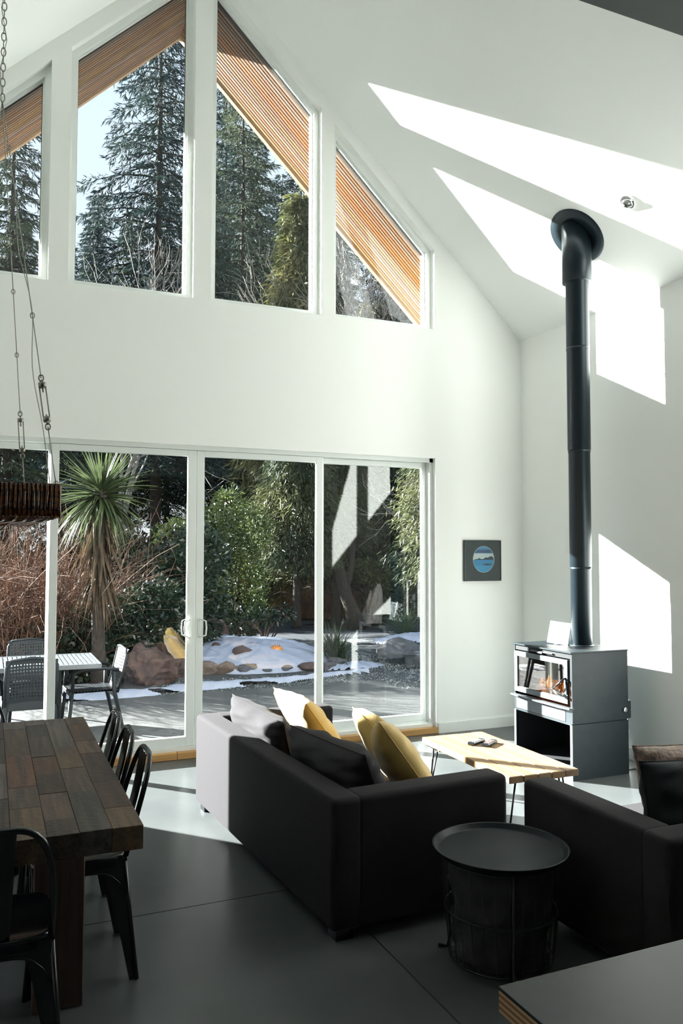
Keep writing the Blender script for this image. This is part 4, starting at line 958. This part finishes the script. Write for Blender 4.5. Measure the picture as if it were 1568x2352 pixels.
for k, (x, y, bx, bz, lb) in enumerate(((3.8, 15.5, 2.0, 2.3, 'dark hedge mass behind the laurels'), (.5, 12.5, 2.2, 1.9, 'dark hedge mass behind the cordyline'), (8.2, 22.0, 3.0, 2.4, 'dark thicket closing the end of the driveway'), (12.6, 17.5, 2.6, 2.4, 'dark thicket behind the cedar trees'), (-2.6, 11.0, 2.2, 1.9, 'dark hedge left of the red twigs'), (15.5, 24.0, 3.5, 2.8, 'distant dark thicket at far right'), (9.9, 14.9, 1.2, 1.3, 'dark bush in the shade behind the stump'))):
    shrub('hedge', lb, (x, y, GZ), [(0, 0, bz * .45, bx, 1.0, bz * .55), (-bx * .5, 0, bz * .6, bx * .55, .8, bz * .45), (bx * .5, 0, bz * .62, bx * .55, .8, bz * .45)], 8000, .20, .45, RHODO, 420 + k)

# red-brown twig tangle, dry ferns, bare tree
def tangle_mb(n, bx, by, h, seed, r0=.006, curl=.6, seg=6, arch=.6):
    rr = np.random.default_rng(seed); mb = MB()
    for k in range(n):
        x, y = rr.uniform(-bx, bx), rr.uniform(-by, by); p = np.array([x, y, 0.0]); d = np.array([rr.normal(0, .35), rr.normal(0, .35), 1.0]); L = h * rr.uniform(.5, 1.15) / seg * 1.25; pts = []
        for s_ in range(seg + 1):
            pts.append(Vector(p)); d = d / np.linalg.norm(d); p = p + d * L; d = d + rr.normal(0, curl * .42, 3); d[2] -= arch * (s_ / seg) ** 1.5
        mb.tube(pts, [r0 * (1 - .85 * q / seg) for q in range(seg + 1)], 3, caps=False)
    return mb
t = thing('red_twig_bush', 'tangled red-brown bare bush filling the left door panel', 'shrub', (.25, 5.9, GZ))
obj('twig', tangle_mb(1500, .95, .55, 2.1, 11, .0075), TWIG, t)
tag(t.children[0], kind='stuff')
t = thing('red_twig_bush', 'thinner bare twigs rising around the cordyline trunk', 'shrub', (1.5, 6.3, GZ))
obj('twig', tangle_mb(190, .7, .35, 2.1, 12, .0065, arch=.35), TWIG, t); tag(t.children[0], kind='stuff')
t = thing('dry_fern', 'rust-brown dead bracken at the driveway edge', 'shrub', (7.9, 14.4, GZ))
obj('frond', tangle_mb(900, .55, .35, .95, 13, .010, arch=.9), STRAW, t); tag(t.children[0], kind='stuff')
t = thing('dry_fern', 'brown bare brush left of the bleached stump', 'shrub', (9.0, 13.9, GZ))
obj('frond', tangle_mb(800, .8, .4, .95, 14, .008, arch=.5), STRAW, t); tag(t.children[0], kind='stuff')
def bare_tree(seed, h, r, n0=5, spread=.5):
    rr = np.random.default_rng(seed); mb = MB()
    def grow(p, d, L, r_, lv):
        q = p + d * L * .5 + Vector(rr.normal(0, .04 * L, 3)); e = p + d * L + Vector(rr.normal(0, .06 * L, 3))
        mb.tube([p, q, e], [r_, r_ * .85, r_ * .65], 5 if lv < 2 else 3, caps=False)
        if lv >= n0: return
        for k in range(3 if lv else 4):
            dd = (d + Vector(rr.normal(0, spread, 3)) + Vector((0, 0, .15))).normalized(); grow(p.lerp(e, rr.uniform(.5, 1)), dd, L * rr.uniform(.6, .85), r_ * .58, lv + 1)
    grow(Vector((0, 0, 0)), Vector((0, 0, 1)), h * .33, r, 0); return mb
for lb, loc, sd, h, rr_ in (('bare pale-twigged tree in the right half of the gable windows', (9.6, 17.6, GZ), 21, 13.8, .17), ('second bare tree with pale twigs, further right', (13.4, 19.5, GZ), 22, 13.0, .16), ('bare tree low behind the big spruce', (4.0, 19.0, GZ), 23, 11.5, .12), ('leaning white-barked tree at the right edge of the door', (9.6, 10.2, GZ), 24, 6.5, .06)):
    t = thing('bare_tree', lb, 'tree', loc); obj('branch', bare_tree(sd, h, rr_, 6 if h > 8 else 4), PALEBARK, t)
obj_ = thing('dead_trunk', 'dark forked trunk behind the right door panel', 'tree', (7.6, 11.2, GZ))
obj('trunk', MB().tube([(.45, 0, -.05), (.3, 0, .4), (.1, 0, .9), (-.1, .1, 1.8), (-.15, .2, 3.5)], [.26, .17, .14, .12, .08], 10).tube([(.12, 0, .85), (.35, .1, 1.5), (.45, .2, 2.6)], [.1, .08, .04], 8), BARK, obj_)

# cordyline with strap leaves
cy = thing('cordyline_palm', 'spiky green cordyline palm behind the second door panel', 'palm', (1.30, 4.55, GZ))
CZ = 2.62
obj('trunk', MB().tube([(.03, .02, -.1), (.0, 0, .6), (-.02, 0, 1.4), (0, 0, CZ)], [.12, .085, .08, .09], 12), BARK, cy)
def blade_mesh(L, wd, curve, fold, seg=7):
    vs = []; fs = []
    for i in range(seg + 1):
        q = i / seg; wv = wd * (.45 + .55 * math.sin(PI * min(1, q * 1.25 + .12)) ** .7) * (1 - q ** 3) + .001; x = L * q * (1 - .12 * curve * q); z = -L * curve * q * q
        vs += [(x, -wv / 2, z + fold * wv), (x, 0, z), (x, wv / 2, z + fold * wv)]
    for i in range(seg):
        for k in range(2): a = i * 3 + k; fs.append((a, a + 1, a + 4, a + 3))
    me = MB().add(vs, fs, True).mesh('leaf'); return me
BL = [blade_mesh(.74, .045, c, .25) for c in (.05, .25, .5)]; DL = [blade_mesh(.80, .038, c, .25) for c in (.1, .3)]
for me in BL: me.materials.append(CORDL)
for me in DL: me.materials.append(DEADL)
rr = np.random.default_rng(77)
for k in range(260):
    el = math.asin(rr.uniform(-.62, 1.0)); az = k * 2.39996
    o = obj('leaf', BL[0 if el > .7 else (1 if el > 0 else 2)], CORDL, cy, (.03 * math.cos(az), .03 * math.sin(az), CZ - .12 + .12 * math.sin(el)))
    o.rotation_euler = (rr.normal(0, .3), -el, az); s_ = rr.uniform(.8, 1.08); o.scale = (s_, s_, s_)
for k in range(130):
    az = k * 2.39996; el = -rr.uniform(.95, 1.5); z = CZ - .25 - 1.05 * rr.uniform(0, 1)
    o = obj('dead_leaf', DL[k % 2], DEADL, cy, (.08 * math.cos(az), .08 * math.sin(az), z)); o.rotation_euler = (rr.normal(0, .5), -el, az); s_ = rr.uniform(.7, 1.1); o.scale = (s_, s_, s_)

def clump(name, label, loc, n, L, wd, m, seed, cat='plant', spread=.9):
    rr = np.random.default_rng(seed); t = thing(name, label, cat, loc); bl_ = []
    for c in (.15, .45, .85):
        me = blade_mesh(L, wd, c, .2, 6); me.materials.append(m); bl_.append(me)
    for k in range(n):
        az = rr.uniform(0, 6.28); el = R(90) - abs(rr.normal(0, .42 * spread)); el = max(el, .15)
        o = obj('leaf', bl_[k % 3], m, t, (rr.normal(0, .07), rr.normal(0, .07), .0)); o.rotation_euler = (rr.normal(0, .2), -el, az); s_ = rr.uniform(.6, 1.1); o.scale = (s_, s_, s_)
    return t
clump('strap_leaf_plant', 'arching strap-leaved clump right of the snow mound', (5.15, 5.70, GZ), 150, .74, .028, IRISL, 1, spread=1.25)
clump('strap_leaf_plant', 'dense dark green grassy clump behind the snowy rocks', (6.95, 6.72, GZ + .12), 240, .86, .020, IRISL, 2, spread=1.0)
for k, (x, y, lb) in enumerate(((4.95, 5.75, 'small dry twiggy sprig right in the snow mound'), (4.45, 7.35, 'bare forked sprig at the top of the snow mound'), (3.95, 6.3, 'tiny dark sprig near the mound centre'))):
    t = thing('snow_sprig', lb, 'plant', (x, y, GZ + .2)); mb = MB(); rr = np.random.default_rng(k)
    for q in range(7): a = rr.uniform(0, 6.28); l_ = (.28, .36, .12)[k]; mb.tube([(0, 0, 0), (.2 * l_ * math.cos(a), .2 * l_ * math.sin(a), .5 * l_), (.55 * l_ * math.cos(a), .55 * l_ * math.sin(a), l_)], [.010, .007, .003], 4)
    obj('stem', mb, TWIG, t)

# stump, sign, post, cut stump with snow
t = thing('driftwood_stump', 'leaning bleached-white stump with a split top', 'stump', (9.0, 12.15, GZ))
m = MB(); n = 18; mm = 12; vs = []
for j in range(mm + 1):
    q = j / mm; zc = .98 * q; r0 = .30 * (1 - q) ** .8 + .035; xc = -.22 + .30 * q
    for i in range(n):
        a = 2 * PI * i / n; rv = r0 * (1 + .28 * math.sin(5 * a + 2 * q) + .12 * math.sin(11 * a)); vs.append((xc + rv * math.cos(a) * (1.1 if math.cos(a) > 0 else .7), rv * math.sin(a) * .7, zc))
m.add(vs, [(j * n + i, j * n + (i + 1) % n, (j + 1) * n + (i + 1) % n, (j + 1) * n + i) for j in range(mm) for i in range(n)] + [tuple(mm * n + i for i in range(n))], True)
obj('stump', m, DRIFT, t)
obj('root_spike', MB().tube([(-.25, 0, .1), (-.2, 0, .55), (-.14, 0, .82)], [.09, .06, .025], 8), DRIFT, t)
t = thing('garden_sign', 'white tilted notice board beside the stump', 'sign', (9.42, 11.9, GZ), R(-12))
obj('board', MB().box(-.17, .17, -.012, .012, .06, .52, .003, Matrix.Rotation(R(12), 4, 'Y') @ Matrix.Rotation(R(-14), 4, 'X')), CARD, t)
obj('lettering', MB().box(-.09, -.02, -.015, -.0125, .16, .40, 0, Matrix.Rotation(R(12), 4, 'Y') @ Matrix.Rotation(R(-14), 4, 'X')).box(.02, .06, -.015, -.0125, .18, .38, 0, Matrix.Rotation(R(12), 4, 'Y') @ Matrix.Rotation(R(-14), 4, 'X')), mat('faded_print', (.5, .52, .52), .8), t)
obj('sign_stake', MB().box(-.02, .02, .015, .045, -.1, .3), BARK, t)
t = thing('marker_post', 'upright white post by the pale bush', 'post', (10.15, 12.35, GZ))
obj('post', MB().box(-.075, .075, -.05, .05, -.1, .68, .004), CARD, t)
t = thing('snow_capped_stump', 'dark cut stump capped with snow among the shrubs', 'stump', (2.18, 5.95, GZ))
obj('stump', MB().lathe([(.12, 0), (.10, .5), (.105, 1.28), (0, 1.28)], 14), BARK, t)
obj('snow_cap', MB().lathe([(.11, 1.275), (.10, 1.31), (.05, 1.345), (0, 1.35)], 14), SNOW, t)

# ------------------------------------------------------------ patio furniture
def perforated(mb, w, h, nx, nz, t, hole, M, curve=0.0, margin=.03):
    """grid of bars: panel in x-z plane with square holes"""
    def P(x, z): 
        return (x, curve * (x / (w / 2)) ** 2, z)
    gx = [(-w / 2 + margin) + (w - 2 * margin) * i / nx for i in range(nx + 1)]; gz = [margin + (h - 2 * margin) * i / nz for i in range(nz + 1)]
    bw = (gx[1] - gx[0]) * (1 - hole) / 2; bh = (gz[1] - gz[0]) * (1 - hole) / 2
    X = [-w / 2] + sum([[g_ - bw, g_ + bw] for g_ in gx], []) + [w / 2]; Z = [0] + sum([[g_ - bh, g_ + bh] for g_ in gz], []) + [h]
    nX, nZ = len(X), len(Z); vs = [P(x, z) for z in Z for x in X] + [(P(x, z)[0], P(x, z)[1] + t, z) for z in Z for x in X]; N = nX * nZ; fs = []
    solid = [[not (i % 2 == 0 and 2 <= i < nX - 2 and j % 2 == 0 and 2 <= j < nZ - 2) for i in range(nX - 1)] for j in range(nZ - 1)]
    for j in range(nZ - 1):
        for i in range(nX - 1):
            a = j * nX + i
            if solid[j][i]: fs += [(a, a + 1, a + nX + 1, a + nX), (a + N, a + nX + N, a + nX + 1 + N, a + 1 + N)]
            else: fs += [(a, a + N, a + 1 + N, a + 1), (a + nX, a + nX + 1, a + nX + 1 + N, a + nX + N), (a, a + nX, a + nX + N, a + N), (a + 1, a + 1 + N, a + nX + 1 + N, a + nX + 1)]
    mb.add(vs, fs, False, M); return mb
def patio_chair(label, loc, rz, group='graphite patio chairs'):
    """front faces +y"""
    t = thing('patio_chair', label, 'chair', loc, rz, group)
    tilt = Matrix.Translation((0, -.22, .44)) @ Matrix.Rotation(R(13), 4, 'X')
    b = MB(); perforated(b, .44, .40, 14, 11, .008, .48, tilt, -.03, .035)
    obj('backrest', b, PLAST, t)
    rim = MB(); rim.tube([tilt @ Vector(p) for p in ((-.215, -.02, -.03), (-.222, -.022, .2), (-.215, -.02, .34), (-.18, -.012, .395), (0, .004, .41), (.18, -.012, .395), (.215, -.02, .34), (.222, -.022, .2), (.215, -.02, -.03))], .013, 8)
    obj('back_rim', rim, PLAST, t)
    s = MB(); perforated(s, .44, .44, 12, 12, .02, .4, Matrix.Translation((0, -.22, .445)) @ Matrix.Rotation(R(-90), 4, 'X'), 0, .035); s.box(-.22, .22, .20, .225, .40, .445, .005).box(-.22, .22, -.225, -.20, .36, .44, .005)
    obj('seat', s, PLAST, t)
    for sx in (-1, 1):
        obj('leg', MB().tube([(sx * .20, .20, .43), (sx * .225, .235, .0)], [.022, .016], 8), PLAST, t)
        obj('leg', MB().tube([(sx * .205, -.20, .60), (sx * .205, -.20, .43), (sx * .225, -.30, .0)], [.02, .022, .016], 8), PLAST, t)
        obj('armrest', MB().tube([(sx * .215, -.24, .63), (sx * .245, -.10, .655), (sx * .245, .12, .65), (sx * .235, .19, .62), (sx * .215, .20, .44)], [.016, .018, .018, .016, .018], 8), PLAST, t)
    return t
patio_chair('graphite patio chair with sunlit back at the right end of the outdoor table', (.93, 2.12, GZ), R(94))
patio_chair('graphite patio chair nearest the doors, seen from behind', (.35, 1.78, GZ), R(2))
patio_chair('graphite patio chair on the far side of the outdoor table', (.42, 2.85, GZ), R(182))
patio_chair('graphite patio chair at the extreme left, mostly hidden', (-.24, 1.74, GZ), R(-4))
pt_ = thing('patio_table', 'grey slatted patio table with a central cross base', 'table', (.2, 2.10, GZ))
TP = mat('grey_table_plastic', (.10, .11, .12), .4)
for k in range(34):
    x = -.72 + k * .0438
    obj('slat', MB().box(x, x + .034, -.41, .41, .715, .732, .002), TP, pt_)
obj('table_frame', MB().box(-.75, -.722, -.45, .45, .69, .734, .003).box(.766, .79, -.45, .45, .69, .734, .003).box(-.722, .766, -.45, -.41, .69, .734, .003).box(-.722, .766, .41, .45, .69, .734, .003).box(-.72, .766, -.02, .02, .68, .714), TP, pt_)
pf = MB()
for y0, y1 in ((-.32, .12), (.32, -.12)): pass
obj('pedestal', MB().box(.38, .46, -.05, .05, .04, .68, .004).box(-.46, -.38, -.05, .05, .04, .68, .004), PLAST, pt_)
for x in (.42, -.42):
    obj('foot_bar', MB().box(x - .03, x + .03, -.36, .36, 0, .05, .006), PLAST, pt_)
    obj('brace', MB().tube([(x, -.30, .05), (x, -.04, .30)], .016, 6).tube([(x, .30, .05), (x, .04, .30)], .016, 6), PLAST, pt_)
